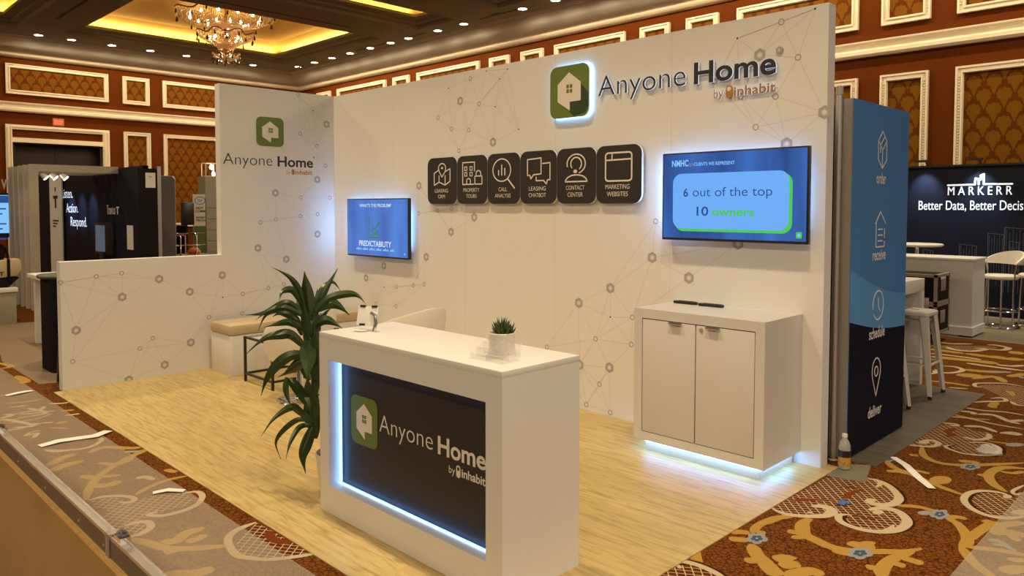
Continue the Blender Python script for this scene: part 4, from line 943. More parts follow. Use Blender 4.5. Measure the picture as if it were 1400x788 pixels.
for pts, wd, off in LEAVES:
    P = smooth_line([tuple(q) for q in pts], 5); n = len(P); k = len(b.v)
    for i, q in enumerate(P):
        t_ = i/(n-1); a = P[max(0, i-1)]; c = P[min(n-1, i+1)]; dx, dy = c[0]-a[0], c[1]-a[1]; L = math.hypot(dx, dy) or 1e-9
        ww = wd*.54*(.30+.70*math.sin(PI*min(1, t_*1.05+.10))) if t_ < .98 else .4
        ww = max(.4, ww*(1-t_**6)); nx, ny = -dy/L*ww, dx/L*ww; d_ = off*t_**1.3; fold = ww*.0016
        b.v += [at(q[0]+nx, q[1]+ny, d_+fold*.6), at(q[0], q[1], d_-fold*.9), at(q[0]-nx, q[1]-ny, d_+fold)]
    for i in range(n-1):
        for j in (0, 1): b.f.append([k+3*i+j, k+3*i+j+1, k+3*i+4+j, k+3*i+3+j]); b.m.append(0)
fo = b.build('foliage', M['leaf'], pl, smooth=True)

# ------------------------------------------------------------------ lounge corner
bn = thing('storage_bench', (.33, -.85, .006), 'white box bench with a tan cushion along the side wall', 'bench')
MB().box((.10, -1.59, .006), (.545, -.03, .42)).build('base', M['white'], bn, bevel=.003)
MB().box((.095, -1.60, .422), (.56, -.03, .53)).build('cushion', M['cushion'], bn, bevel=.025)['label'] = 'tan padded cushion'
tb = thing('side_table', (1.09, -1.3, .006), 'low black metal frame table beside the bench', 'table')
x0, x1, y0, y1, zt = .82, 1.37, -1.565, -1.02, .455
for x, y in ((x0, y0), (x1, y0), (x1, y1), (x0, y1)): MB().bar((x, y, .006), (x, y, zt), .022).build('leg', M['blackmetal'], tb)
for z, nm in ((zt-.011, 'top_rail'), (.085, 'bottom_rail')):
    b = MB()
    for p, q in (((x0, y0), (x1, y0)), ((x1, y0), (x1, y1)), ((x1, y1), (x0, y1)), ((x0, y1), (x0, y0))): b.bar((*p, z), (*q, z), .02)
    b.build(nm, M['blackmetal'], tb)
MB().box((x0, y0, zt), (x1, y1, zt+.008)).build('glass_top', M['acrylic'], tb)
def tub_chair(cx, cy, rot, label):
    t = thing('tub_chair', (cx, cy, .006), label, 'chair', 'white tub chairs behind the counter')
    b = MB(); n = 40; k = len(b.v); ca, sa = math.cos(rot), math.sin(rot)
    ring = []
    for i in range(n+1):
        a = -2.25+4.5*i/n; q = abs(a)/2.25
        top = .86-.22*q**1.6-.05*max(0, q-.85)/.15
        prof = [(.17, .36), (.27, .38), (.335, .45), (.365, .56), (.385, top-.02), (.375, top), (.355, top), (.340, top-.025), (.315, .56), (.29, .47), (.10, .45)]
        ex = 1.0
        for r, z in prof:
            lx, ly = r*math.cos(a)*.86, r*math.sin(a)*.86
            b.v.append(Vector((cx+lx*ca-ly*sa, cy+lx*sa+ly*ca, z)))
    m_ = len(prof)
    for i in range(n):
        for j in range(m_-1): b.f.append([k+i*m_+j, k+(i+1)*m_+j, k+(i+1)*m_+j+1, k+i*m_+j+1]); b.m.append(0)
    b.f.append([k+j for j in range(m_)]); b.m.append(0); b.f.append([k+n*m_+j for j in range(m_)][::-1]); b.m.append(0)
    b.build('shell', M['leather'], t, smooth=True)
    MB().lathe([(0, .36), (.23, .36), (.268, .40), (.268, .45), (.245, .475), (0, .485)], (cx, cy, 0), 30).build('seat', M['leather'], t, smooth=True)
    MB().lathe([(.03, .36), (.03, .06), (.05, .03), (.19, .022), (.205, .012), (.205, .006), (0, .006)], (cx, cy, 0), 32).build('pedestal', M['chrome'], t, smooth=True)
tub_chair(1.84, -1.55, R(20), 'white tub chair on a chrome base, half hidden by the leafy plant')
tub_chair(2.54, -.86, R(5), 'white tub chair whose back shows just above the counter top')
# ================================================================== NEIGHBOURING BOOTHS, RIGHT
gp = MB().box((2.0, .3, 0), (6.07, 3.09, .005)).build('plank_flooring', M['greyplank']); tag(gp, 'grey wood look plank flooring of the next booth, under the white stools', 'flooring')
gm = MB().box((2.6, 6.35, 0), (9.5, 9.2, .006)).build('floor_mat', M['greymat']); tag(gm, 'large grey carpet under the white bar chairs at the back right', 'carpet')
BF = Fr((5.88, 0, 0), (0, 1, 0), (0, 0, 1), (1, 0, 0))
bp = thing('graphic_panel', (5.84, .85, 0), 'tall blue and navy graphic panel with four white icons, end of the next booth', 'exhibit panel')
Y0, Y1, ZT = .29, 1.41, 2.46
MB().box((5.775, Y0, .01), (5.878, Y1, ZT)).box((5.765, Y0-.012, .01), (5.81, Y0, ZT)).box((5.83, Y0-.008, .01), (5.872, Y0, ZT)).build('frame', M['alu_dull'], bp)
nz = 24
top = [(Y0, 1.31)]+[(Y0+(Y1-Y0)*i/nz, 1.31-.24*(1-(1-i/nz)**1.7)) for i in range(1, nz+1)]
low = [(Y0+(Y1-Y0)*i/nz, .95-.14*i/nz-.03*math.sin(PI*i/nz)) for i in range(nz+1)]
gr = MB(); gr.fbox(BF, (Y0, .012, 0), (Y1, ZT, .003), 0)
gr.prism(BF, [(Y0, 1.31)]+top[1:]+low[::-1], .003, .0036, 1)
gr.prism(BF, [(Y0, .012), (Y1, .012)]+low[::-1], .003, .0036, 2)
gr.build('graphic_face', [M['bluepanel'], M['bluewave'], M['navypanel']], bp)
for s_, y, z, wd in (('order', .83, 1.90, .19), ('receive', .82, 1.35, .26), ('schedule', .81, .785, .31), ('deliver', .80, .215, .27)):
    put_text(MB(), BF, s_, y, z, wd, .082, .016, .0045, center=True).build('caption', M['print_white'], bp)
ks = .84
ic = MB(); st = lambda pts, c=False, w_=.010: ic.stroke(BF, [(y+(a-y)*ks, z+(b-z)*ks) for a, b in pts], w_, .0045, .006, 0, c)
y, z = .84, 2.14
st([(y-.10, z+.08), (y, z+.16), (y+.10, z+.08), (y+.10, z-.08), (y, z-.16), (y-.10, z-.08)], True); st([(y-.10, z+.08), (y, z), (y+.10, z+.08)]); st([(y, z), (y, z-.16)]); st([(y-.05, z+.04), (y+.05, z+.12)]); st([(y-.05, z+.04), (y-.05, z-.02)])
ic.build('icon', M['print_white'], bp); ic = MB()
y, z = .83, 1.57
st([(y+.10, z-.10), (y+.10, z+.00)]); st([(y+.12, z+.05), (y, z+.15), (y-.12, z+.05)]); st([(y-.10, z+.06), (y-.10, z-.15), (y+.10, z-.15), (y+.10, z-.08)])
for q in (0, -.05, -.10): st([(y-.05, z+q), (y+.05, z+q)])
ic.build('icon', M['print_white'], bp); ic = MB()
y, z = .82, 1.02
st(circ(y, z, .125, 26, -140, 190)); st([(y, z+.06), (y, z-.01), (y+.045, z-.055)])
ic.build('icon', M['print_white'], bp); ic = MB()
y, z = .81, .50
st(circ(y, z+.05, .10, 18, -35, 180, .11)+[(y-.09, z+.0), (y, z-.17), (y+.085, z-.01)], True); st(circ(y, z+.045, .042, 14), True)
ic.build('icon', M['print_white'], bp)
o = MB().box((3.2, .36, .006), (5.76, .42, 2.42)).build('backdrop_panel', M['black']); tag(o, 'black backdrop showing as a dark slit behind the white booth wall', 'exhibit panel')
o = thing('support_pole', (5.80, .22, 0), 'grey metal upright pole standing between the white wall and blue panel', 'pole')
MB().tube([(5.815, .222, .012), (5.815, .222, 2.48)], .019, 12).build('post', M['alu'], o, smooth=True)
MB().lathe([(.024, 0), (.024, .05), (.016, .06), (0, .06)], (5.815, .222, 2.48), 12).build('cap', M['alu_dull'], o)
MB().lathe([(0, .006), (.03, .006), (.03, .012), (.022, .016)], (5.815, .222, 0), 12).build('foot', M['alu_dull'], o)
# white desk, stools
dk = thing('standing_desk', (5.25, 2.3, .005), 'white standing desk behind the blue panel with stools tucked under it', 'desk')
MB().box((4.95, 1.5, .92), (5.53, 3.12, 1.04)).build('desktop', M['white'], dk, bevel=.003)
MB().box((4.95, 3.04, .005), (5.53, 3.12, .92)).build('side_panel', M['white'], dk)
MB().box((4.95, 1.58, .005), (5.0, 3.04, .92)).build('back_panel', M['white'], dk)
def metal_stool(cx, cy, label):
    t = thing('metal_stool', (cx, cy, .005), label, 'stool', 'white metal bar stools by the desk')
    zt = .775; h = .16; f = .20
    F0 = Fr((cx, cy, 0), (1, 0, 0), (0, 1, 0), (0, 0, 1))
    b = MB().prism(F0, rrect(-h, -h, h, h, .05), zt-.035, zt).prism(F0, rrect(-h+.02, -h+.02, h-.02, h-.02, .04), zt, zt+.006)
    b.build('seat', M['whitemetal'], t, bevel=.006)
    MB().prism(F0, rrect(-.035, -.012, .035, .012, .01), zt+.006, zt+.0075).build('seat_slot', M['blackmetal'], t)
    for sx in (-1, 1):
        for sy in (-1, 1):
            a = Vector((cx+sx*(h-.025), cy+sy*(h-.025), zt-.03)); c = Vector((cx+sx*f, cy+sy*f, .03))
            l = MB(); vs = []
            for p, w_ in ((a, .062), (a+(c-a)*.5, .045), (c, .03)):
                vs += [p+Vector((sx*.012, sy*.012, 0)), p+Vector((sx*.012-sx*w_, sy*.010, 0)), p+Vector((-sx*w_, 0, 0)), p+Vector((-sx*.008, -sy*.008, 0)), p+Vector((0, -sy*w_, 0)), p+Vector((sx*.010, sy*.012-sy*w_, 0))]
            fs = [tuple(range(6)), tuple(range(12, 18))]
            for q in (0, 6): fs += [(q+i, q+(i+1) % 6, q+6+(i+1) % 6, q+6+i) for i in range(6)]
            lg = l.add(vs, fs).build('leg', M['whitemetal'], t)
            MB().lathe([(0, .006), (.018, .006), (.018, .032), (0, .034)], (c.x-sx*.004, c.y-sy*.004, 0), 10).build('rubber_foot', M['blackplastic'], lg)
    b = MB(); r = h+(f-h)*.62
    for p, q in (((-r, -r), (r, -r)), ((r, -r), (r, r)), ((r, r), (-r, r)), ((-r, r), (-r, -r))): b.bar((cx+p[0]*.93, cy+p[1]*.93, .30), (cx+q[0]*.93, cy+q[1]*.93, .30), .016)
    b.build('footrest', M['whitemetal'], t)
    b = MB(); b.bar((cx-.13, cy-.13, zt-.09), (cx+.13, cy+.13, zt-.09), .012).bar((cx-.13, cy+.13, zt-.09), (cx+.13, cy-.13, zt-.09), .012); b.build('cross_brace', M['whitemetal'], t)
metal_stool(5.575, 2.70, 'white metal bar stool seen whole, right of the blue panel')
metal_stool(5.545, 1.83, 'white metal bar stool mostly hidden, only a leg past the blue panel edge')
# flight case, long counter, table, bar chairs, backdrop
fc = thing('flight_case', (4.4, 5.9, 0), 'black flight case with aluminium edges and butterfly latches, before the long white counter', 'flight case')
a0, a1 = (3.75, 5.6, .12), (4.96, 6.15, .87)
MB().box(a0, a1).build('shell', M['black'], fc)
b = MB(); e_ = .035
for x in (a0[0], a1[0]-e_+.006):
    for y in (a0[1]-.006, a1[1]-e_+.006): b.box((x, y, a0[2]), (x+e_, y+e_, a1[2]+.005))
for z in (a0[2], .47, .505, a1[2]-e_+.006):
    hh = e_ if z not in (.47, .505) else .03
    b.box((a0[0], a0[1]-.006, z), (a1[0]+.006, a0[1]+e_, z+hh)).box((a1[0]-e_, a0[1], z), (a1[0]+.006, a1[1]+.006, z+hh))
b.build('edging', M['alu_dull'], fc)
for x in (4.0, 4.72):
    MB().box((x, a0[1]-.014, .42), (x+.16, a0[1]-.001, .58)).build('latch', M['alu'], fc, bevel=.004)
for z in (.25, .66):
    MB().box((a1[0]-.001, a0[1]+.18, z), (a1[0]+.010, a0[1]+.36, z+.16)).build('handle', M['alu_dull'], fc, bevel=.004)
MB().box((a1[0], a0[1]+.17, .80), (a1[0]+.004, a0[1]+.38, .84)).build('sticker', M['paper'], fc)
for x in (3.9, 4.83):
    for y in (5.7, 6.05): MB().tube([(x, y-.02, .055), (x, y+.02, .055)], .053, 14).box((x-.03, y-.03, .08), (x+.03, y+.03, .12)).build('caster', M['blackplastic'], fc)
lc = thing('display_counter', (4.3, 6.75, .006), 'long white counter with a plinth, in front of the dark backdrop', 'counter')
MB().box((3.3, 6.42, .14), (5.16, 7.02, 1.02)).build('body', M['white'], lc)
MB().box((3.3, 6.40, 1.02), (5.18, 7.04, 1.05)).build('countertop', M['white'], lc, bevel=.003)
MB().box((3.3, 6.405, .03), (5.175, 7.035, .14)).box((3.32, 6.45, .006), (5.0, 6.98, .03)).build('plinth', M['white'], lc)
rt = thing('high_table', (4.05, 7.9, .006), 'round white high table rising behind the long white counter', 'table')
MB().lathe([(0, 1.12), (.33, 1.12), (.36, 1.14), (.36, 1.155), (.34, 1.165), (0, 1.165)], (4.05, 7.9, 0), 36).build('tabletop', M['white'], rt, smooth=True)
MB().lathe([(.03, 1.12), (.03, .05), (.22, .02), (.22, .006), (0, .006)], (4.05, 7.9, 0), 24).build('pedestal', M['chrome'], rt, smooth=True)
def bar_chair(cx, cy, rot, label):
    t = thing('bar_chair', (cx, cy, .006), label, 'bar stool', 'white bar chairs with chrome legs')
    MB().lathe([(0, .70), (.19, .70), (.215, .72), (.215, .745), (.19, .765), (0, .77)], (cx, cy, 0), 30).build('seat', M['leather'], t, smooth=True)
    b = MB(); n = 24; k = 0
    for i in range(n+1):
        a = rot-1.75+3.5*i/n; q = abs(i/n-.5)*2; z1 = 1.10-.16*q**2; z0 = .90+.02*q
        for r, z in ((.265, z0), (.28, (z0+z1)/2), (.275, z1), (.245, z1), (.24, z0)): b.v.append(Vector((cx+r*math.cos(a), cy+r*math.sin(a), z)))
    for i in range(n):
        for j in range(5): b.f.append([5*i+j, 5*i+5+j, 5*i+5+(j+1) % 5, 5*i+(j+1) % 5]); b.m.append(0)
    b.f += [[0, 1, 2, 3, 4], [5*n+4, 5*n+3, 5*n+2, 5*n+1, 5*n]]; b.m += [0, 0]
    b.build('backrest', M['leather'], t, smooth=True)
    for da in (-1.6, 1.6, -.75+PI, .75+PI):
        a = rot+da; top = .95 if abs(da) < 2 else .70
        MB().tube([(cx+.20*math.cos(a), cy+.20*math.sin(a), .02), (cx+.20*math.cos(a), cy+.20*math.sin(a), .70), (cx+.25*math.cos(a), cy+.25*math.sin(a), top)] if top > .8 else [(cx+.20*math.cos(a), cy+.20*math.sin(a), .02), (cx+.17*math.cos(a), cy+.17*math.sin(a), .70)], .012, 8).build('leg', M['chrome'], t, smooth=True)
    b = MB()
    for z, r in ((.018, .23), (.25, .21)): b.tube([(cx+r*math.cos(2*PI*i/28), cy+r*math.sin(2*PI*i/28), z) for i in range(28)], .012, 8, closed=True)
    b.build('ring_rails', M['chrome'], t, smooth=True)
bar_chair(5.20, 7.75, R(60), 'white bar chair with curved back beside the end of the long counter')
bar_chair(5.52, 8.25, R(40), 'white bar chair cut off by the right edge of the photo')
bd = thing('backdrop_wall', (5.5, 8.9, 0), 'dark navy backdrop with white company lettering at the back right', 'exhibit wall')
MB().box((2.9, 8.9, .01), (8.5, 9.0, 2.38)).build('panel', M['navy'], bd)
MB().box((2.9, 8.87, 2.38), (8.5, 9.02, 2.41)).build('top_rail', M['blackmetal'], bd)
DF = Fr((0, 8.9, 0))
def dx_(u, v): h = hit(u, v, 8.9, 1); return h.x, h.z
q0, q1 = dx_(1296, 267), dx_(1384, 264.5)
put_text(MB(), DF, 'M A R K E R R', q0[0], q0[1], q1[0]-q0[0], .135, .0, .002, .012).build('lettering', M['lit_white'], bd)
q0, q1 = dx_(1256, 287), dx_(1399, 285)
put_text(MB(), DF, 'Better Data, Better Decis', q0[0], q0[1], q1[0]-q0[0], .15, .0, .002, .006).build('lettering', M['lit_white'], bd)
put_text(MB(), DF, 'ions', q1[0]+.02, q0[1], .26, .15, .0, .002, .006).build('lettering', M['lit_white'], bd)
l = MB(); pts = [dx_(*q) for q in ((1296, 253.5), (1333, 252.5), (1334, 244), (1341, 246), (1341, 240), (1345.5, 238), (1345, 252), (1384, 251.5))]; l.stroke(DF, pts, .026, .002, .01)
l.stroke(DF, [dx_(1338, 252), dx_(1338, 245)], .03, .002, .01); l.build('building_mark', M['lit_white'], bd)
c_ = MB()
for u0, u1, vt, vb in ((1312, 1334, 334, 370), (1351, 1371, 319, 372), (1374, 1400, 311, 375), (1380, 1392, 330, 372), (1262, 1275, 341, 366), (1402, 1425, 300, 380)):
    a, b2 = dx_(u0, vt), dx_(u1, vb); c_.stroke(DF, [(a[0], .4), a, (b2[0], a[1]-.02), (b2[0], .4)], .008, .0008, .0014)
    for i in range(6): x = a[0]+(b2[0]-a[0])*(i+.5)/6; c_.stroke(DF, [(x, .5+.1*(i % 3)), (x, a[1]-.03-.05*(i % 2))], .005, .0008, .0012)
c_.build('skyline_print', M['city'], bd)
for k, (u, lb) in enumerate(((1266, 'small black arm spotlight at the left of the dark backdrop top'), (1340, 'small black arm spotlight above the white building mark on the backdrop'))):
    x = dx_(u, 230)[0]
    t = thing('arm_spotlight', (x, 8.95, 2.41), lb, 'spotlight', 'arm spotlights on the dark backdrop')
    MB().tube([(x, 8.95, 2.41), (x, 8.90, 2.47), (x, 8.66, 2.48)], .012, 8).build('arm', M['blackmetal'], t)
    MB().box((x-.09, 8.60, 2.455), (x+.09, 8.68, 2.49)).build('lamp_head', M['blackmetal'], t)
    lamp('spot_lamp', 'SPOT', (x, 8.62, 2.44), 70, (.55, .75, 1), .03, (R(28), 0, 0), angle=70, blend=.9)
# small things on the floor, right
o = MB().poly([G(1128, 650, .004), G(1151, 635, .004), G(1191, 636, .004), G(1183, 660, .004)]); o.v += [q-Vector((0, 0, .0035)) for q in o.v]; o.f += [[0, 1, 5, 4], [1, 2, 6, 5], [2, 3, 7, 6], [3, 0, 4, 7]]; o.m += [0]*4
tag(o.build('carpet_sample', M['greymat']), 'grey carpet square under the drink bottle', 'carpet sample')
bo = G(1152.5, 642, .005); t = thing('drink_bottle', (bo.x, bo.y, .006), 'clear drink bottle with a green and orange label, at the white wall end', 'bottle')
BT = (bo.x, bo.y+.02, .007); s_ = 1.12
MB().lathe([(r*s_, z*s_) for r, z in ((0, 0), (.030, 0), (.034, .005), (.034, .115), (.032, .125), (.033, .135), (.026, .160), (.014, .178), (.014, .190))], BT, 24).build('body', M['bottle'], t, smooth=True)
MB().lathe([(r*s_, z*s_) for r, z in ((0, .003), (.029, .003), (.031, .008), (.031, .095), (0, .095))], BT, 20).build('drink', M['tea'], t, smooth=True)
lb_ = MB().lathe([(.0348*s_, .02*s_), (.0348*s_, .072*s_)], BT, 24, cap=False).build('label_wrap', M['labelorange'], t, smooth=True)
MB().lathe([(.0349*s_, .072*s_), (.0349*s_, .112*s_)], BT, 24, cap=False).build('label_band', M['blackplastic'], t, smooth=True)
b = MB()
for i in range(16):
    a = i*1.7; z = .026+.044*((i*7) % 16)/16; b.lathe([(0, 0), (.004, 0)], (0, 0, 0), 6)
    b.v = b.v[:-6*2]; b.f = b.f[:-7]; b.m = b.m[:-7]
    c = Vector((BT[0]+.0352*s_*math.cos(a), BT[1]+.0352*s_*math.sin(a), BT[2]+z*s_)); tn = Vector((-math.sin(a), math.cos(a), 0)); up = Vector((0, 0, 1))
    b.add([c-tn*.008, c-up*.007, c+tn*.008, c+up*.007], [(0, 1, 2, 3)])
b.build('leaf_print', M['label'], lb_)
MB().lathe([(0, .206*s_), (.014*s_, .206*s_), (.0155*s_, .203*s_), (.0155*s_, .186*s_), (.0145*s_, .186*s_)], BT, 18).build('cap', M['capwhite'], t, smooth=True)
def strip(px_pts, wd, name, label, cat, m_, grp=None, z=.004):
    P = [G(u, v, z) for u, v in px_pts]; b = MB(); n = len(P)
    for i, p in enumerate(P):
        d_ = (P[min(n-1, i+1)]-P[max(0, i-1)]).normalized(); s2 = Vector((-d_.y, d_.x, 0))*wd*(.5 if 0 < i < n-1 else .42)
        hz = Vector((0, 0, .006 if i % 2 else 0)); b.v += [p+s2+hz, p-s2+hz, p-s2+hz-Vector((0, 0, .002)), p+s2+hz-Vector((0, 0, .002))]
    for i in range(n-1):
        for j in range(4): b.f.append([4*i+j, 4*i+(j+1) % 4, 4*i+4+(j+1) % 4, 4*i+4+j]); b.m.append(0)
    b.f += [[0, 1, 2, 3], [4*n-1, 4*n-2, 4*n-3, 4*n-4]]; b.m += [0, 0]
    return tag(b.build(name, m_), label, cat, grp)
strip([(1221, 625), (1238, 637), (1256, 653), (1274, 669)], .052, 'plastic_trim_strip', 'long white plastic strip lying on the patterned carpet at right', 'plastic strip', M['paper'])
o = strip([(1149, 690), (1154, 686), (1161, 689)], .05, 'plastic_scrap', 'blue plastic scrap on the lattice part of the carpet', 'scrap', M['bluescrap'], z=.008)
c = G(1353, 621); b = MB(); rng = random.Random(3)
b.lathe([(0, .002), (.07, .002), (.085, .02), (.06, .045), (.02, .05), (0, .05)], (c.x, c.y, 0), 11)
b.v = [v+Vector((rng.uniform(-.018, .018), rng.uniform(-.018, .018), rng.uniform(0, .012))) for v in b.v]
tag(b.build('crumpled_wrapper', M['bottle']), 'crumpled clear wrapper on the carpet at the right edge', 'wrapper')
# protective film
o = MB().poly([(6.85, -6, .0055), (11, -6, .0055), (11, .62, .0055), (6.85, .62, .0055)]).build('protective_film', M['film']); tag(o, 'clear plastic film over the carpet at the bottom right', 'plastic film')

# ================================================================== LEFT SIDE
o = MB().poly([(-4.6, -4.19, .0055), (6.6, -4.19, .0055), (6.6, -3.165, .0055), (-4.6, -3.165, .0055)]).build('protective_film', M['film']); tag(o, 'clear plastic film over the carpet strip along the booth front', 'plastic film')
b = MB(); pts = [(-5.2, -2.55), (-2.0, -3.07), (-.46, -3.07), (-.3, -2.6), (-.3, -1.6), (-4.9, -1.75)]
b.poly([(x, y, .0052) for x, y in pts])
tag(b.build('protective_film', M['film']), 'clear plastic film over the aisle carpet behind the low wall', 'plastic film')
strip([(8, 541), (25, 538), (44, 534)], .07, 'tape_scrap', 'white tape scrap on the film at the far left edge', 'scrap', M['paper'], 'white tape scraps on the left film', z=.012)
strip([(54, 610), (80, 604), (108, 599), (130, 597), (148, 589)], .085, 'tape_scrap', 'long white tape strip across the left film', 'scrap', M['paper'], 'white tape scraps on the left film', z=.012)
strip([(209, 674), (230, 671), (252, 671)], .05, 'tape_scrap', 'short white tape scrap on the film, nearest the camera', 'scrap', M['paper'], 'white tape scraps on the left film', z=.012)
# open crate in the foreground
cr = thing('wooden_crate', (4.0, -4.5, 0), 'open plywood crate with an aluminium rim in the bottom left foreground', 'crate')
ya = -4.20
MB().box((1.6, ya-.046, .05), (6.5, ya-.030, .622)).build('inner_panel', M['plywood'], cr)
MB().box((1.6, ya-.047, .622), (6.5, ya-.029, .630)).build('panel_edge', M['plyedge'], cr)
MB().box((1.6, ya-.029, .0), (6.5, ya-.004, .69)).build('rim_web', M['greyriv'], cr)
b = MB(); b.box((1.6, ya-.030, .690), (6.5, ya, .696)).box((1.6, ya-.030, .696), (6.5, ya-.026, .701)).box((1.6, ya-.004, .696), (6.5, ya, .702)); b.build('rim_channel', M['alu'], cr)
for x in (3.35, 3.75, 4.18, 4.6, 5.02, 5.28, 5.6):
    MB().tube([(x, ya-.028, .655), (x, ya-.032, .655)], .005, 8).build('rivet', M['chrome'], cr)
for x in (3.72, 5.32):
    la = MB().box((x-.016, ya-.034, .628), (x+.016, ya-.029, .700)).box((x-.016, ya-.034, .700), (x+.016, ya+.004, .706)).build('corner_bracket', M['alu_dull'], cr, bevel=.0015)
    MB().tube([(x+.075+.022*math.cos(q*PI/8), ya-.012+.014*math.sin(q*PI/8), .722) for q in range(16)], .004, 6, closed=True).box((x+.05, ya-.028, .690), (x+.105, ya+.004, .718)).build('ring_latch', M['chrome'], la)
MB().box((1.6, ya-.9, .0), (6.5, ya-.030, .05)).build('floor_panel', M['plywood'], cr)
MB().box((1.6, ya-.9, .05), (1.615, ya-.047, .69)).build('end_panel', M['plywood'], cr)
# black podium behind the low wall end
pd = thing('podium', (-1.12, -2.62, 0), 'black podium with a rounded top standing behind the low white wall', 'podium')
MB().prism(Fr((-1.12, -2.62, 0), (1, 0, 0), (0, 1, 0), (0, 0, 1)), rrect(-.26, -.22, .26, .22, .10), .005, .98).build('body', M['blackcloth'], pd, smooth=True)
MB().lathe([(0, .98), (.33, .98), (.34, 1.0), (.33, 1.012), (0, 1.012)], (-1.12, -2.62, 0), 30, sy=.85).build('top', M['charcoal'], pd, smooth=True)
wd_ = thing('display_counter', (-2.7, -2.3, 0), 'white narrow counter behind the black podium at left', 'counter')
MB().box((-3.1, -2.56, .84), (-2.4, -2.05, .89)).build('countertop', M['white'], wd_, bevel=.003)
MB().box((-3.05, -2.50, .0), (-2.98, -2.1, .84)).build('leg', M['whitemetal'], wd_); MB().box((-2.5, -2.50, .0), (-2.45, -2.1, .84)).build('leg', M['whitemetal'], wd_)
# neighbour's pergola booth
pg = thing('pergola', (-7.2, -1.7, 0), 'off white timber pergola of five posts with beams, over the dark booth at left', 'pergola')
for k in range(5):
    x = -6.5-.35*k
    MB().box((x-.05, -1.74, 0), (x+.05, -1.61, 2.44)).build('post', M['pergola'], pg)
    MB().box((x-.05, -1.61, 2.32), (x+.05, -.352, 2.44)).build('beam', M['pergola'], pg)
for k, (y, lb) in enumerate(((-1.50, 'lit white spotlight under the pergola beam, left one of three'), (-1.36, 'lit white spotlight under the pergola beam, middle one of three'), (-1.20, 'lit white spotlight under the pergola beam, right one of three'))):
    t = thing('track_spotlight', (-6.52, y, 2.32), lb, 'spotlight', 'spotlights under the pergola beam')
    MB().tube([(-6.52, y, 2.319), (-6.52, y, 2.29)], .03, 12).build('mount', M['whitemetal'], t)
    hd = MB().tube([(-6.52, y-.05, 2.29), (-6.50, y+.015, 2.22)], [.035, .055], 14).build('lamp_head', M['whitemetal'], t, smooth=True)
    MB().tube([(-6.50, y+.016, 2.219), (-6.497, y+.022, 2.212)], .048, 14).build('lens', M['downlight'], hd)
    lamp('spot_lamp', 'SPOT', (-7.9-.68*k, -1.0, 2.24), 70, (.40, .62, 1), .03, (R(48), 0, 0), angle=46, blend=.9)
tw = thing('exhibit_wall', (-7.7, -.35, 0), 'black booth wall with three stacked white words, behind the pergola at left', 'exhibit wall')
MB().box((-12.5, -.35, .0), (-5.25, -.27, 2.42)).build('panel', M['navy'], tw)
TFr = Fr((0, -.35, 0))
for s_, u0, v0, u1, cap in (('Listen.', 85, 271, 99.5, .19), ('Action.', 91, 290.5, 107, .19), ('Respond.', 97, 309, 119, .19)):
    a = hit(u0, v0, -.35, 1); c = hit(u1, v0, -.35, 1)
    put_text(MB(), TFr, s_, a.x, a.z, c.x-a.x, cap, .0, .003).build('lettering', M['lit_white'], tw)
a = hit(146.5, 293, -.35, 1); c = hit(158, 293, -.35, 1); put_text(MB(), TFr, 'Travtus', a.x, a.z, c.x-a.x, .17, .0, .002, .006).build('lettering', M['print_white'], tw)
a = hit(159.5, 293, -.35, 1); put_text(MB(), TFr, 'T', a.x, a.z, .13, .14, .02, .002, .006).build('lettering', M['print_white'], tw)
a = hit(175, 341, -.35, 1); MB().fbox(TFr, (a.x, a.z, .002), (a.x+.28, a.z+.42, .012)).build('switch_plate', M['paper'], tw)
MB().box((-5.33, -.36, .0), (-5.25, -.265, 2.42)).build('edge_post', M['black'], tw)
wx0, wx1 = hit(66, 200, -.40, 1).x, hit(82.5, 200, -.40, 1).x; wc = (wx0+wx1)/2
wp = thing('banner_panel', (wc, -.39, 0), 'narrow white panel with a black letter mark, left of the stacked words', 'exhibit panel')
MB().box((wx0, -.40, 0), (wx1, -.375, 2.40)).build('panel', M['paper'], wp)
put_text(MB(), Fr((0, -.40, 0)), 'T', wc, 1.72, .32, .27, .05, .002, .006, center=True).build('letter_mark', M['blackplastic'], wp)
b = MB(); PF = Fr((0, -.40, 0)); b.fbox(PF, (wc-.04, 2.06, .002), (wc+.04, 2.15, .004))
for i in range(3): b.fbox(PF, (wc-.22, 1.42-.06*i, .002), (wc+.2-.1*i, 1.45-.06*i, .004))
b.build('small_print', M['blackplastic'], wp)
t = thing('television', (-7.2, -.4, .7), 'small dark screen low on the black wall, right of the stacked words', 'television')
a = hit(133, 304, -.35, 1); c = hit(158, 350, -.35, 1)
MB().box((a.x, -.40, c.z), (c.x, -.352, a.z)).build('bezel', M['blackplastic'], t, bevel=.004)
MB().box((a.x+.05, -.403, c.z+.05), (c.x-.4, -.4005, a.z-.05)).build('screen', M['scr_reflect'], t)
MB().box((-7.3, -.44, .0), (-7.1, -.40, .9)).build('mount', M['blackmetal'], t)
rp = thing('exhibit_panel', (-5.2, -.25, 0), 'black perforated end panel with a taped paper notice, right of the black wall', 'exhibit panel')
MB().box((-5.245, -.46, 0), (-5.2, -.145, 2.37)).build('panel', M['black'], rp)
MB().box((-5.25, -.145, 0), (-5.19, -.085, 2.41)).build('edge_trim', M['alu'], rp)
nt = MB().box((-5.1995, -.335, 2.05), (-5.197, -.175, 2.30)).build('paper_notice', M['paper'], rp)
put_text(MB(), Fr((-5.197, -.335, 2.05), (0, 1, 0), (0, 0, 1), (1, 0, 0)), 'TV', .05, .17, .055, .025, .02, .0005).build('notice_text', M['blackplastic'], nt)
rg = thing('partition_screen', (-6.0, .34, 0), 'grey rounded partition screen with a pale edge, beside the black end panel', 'partition')
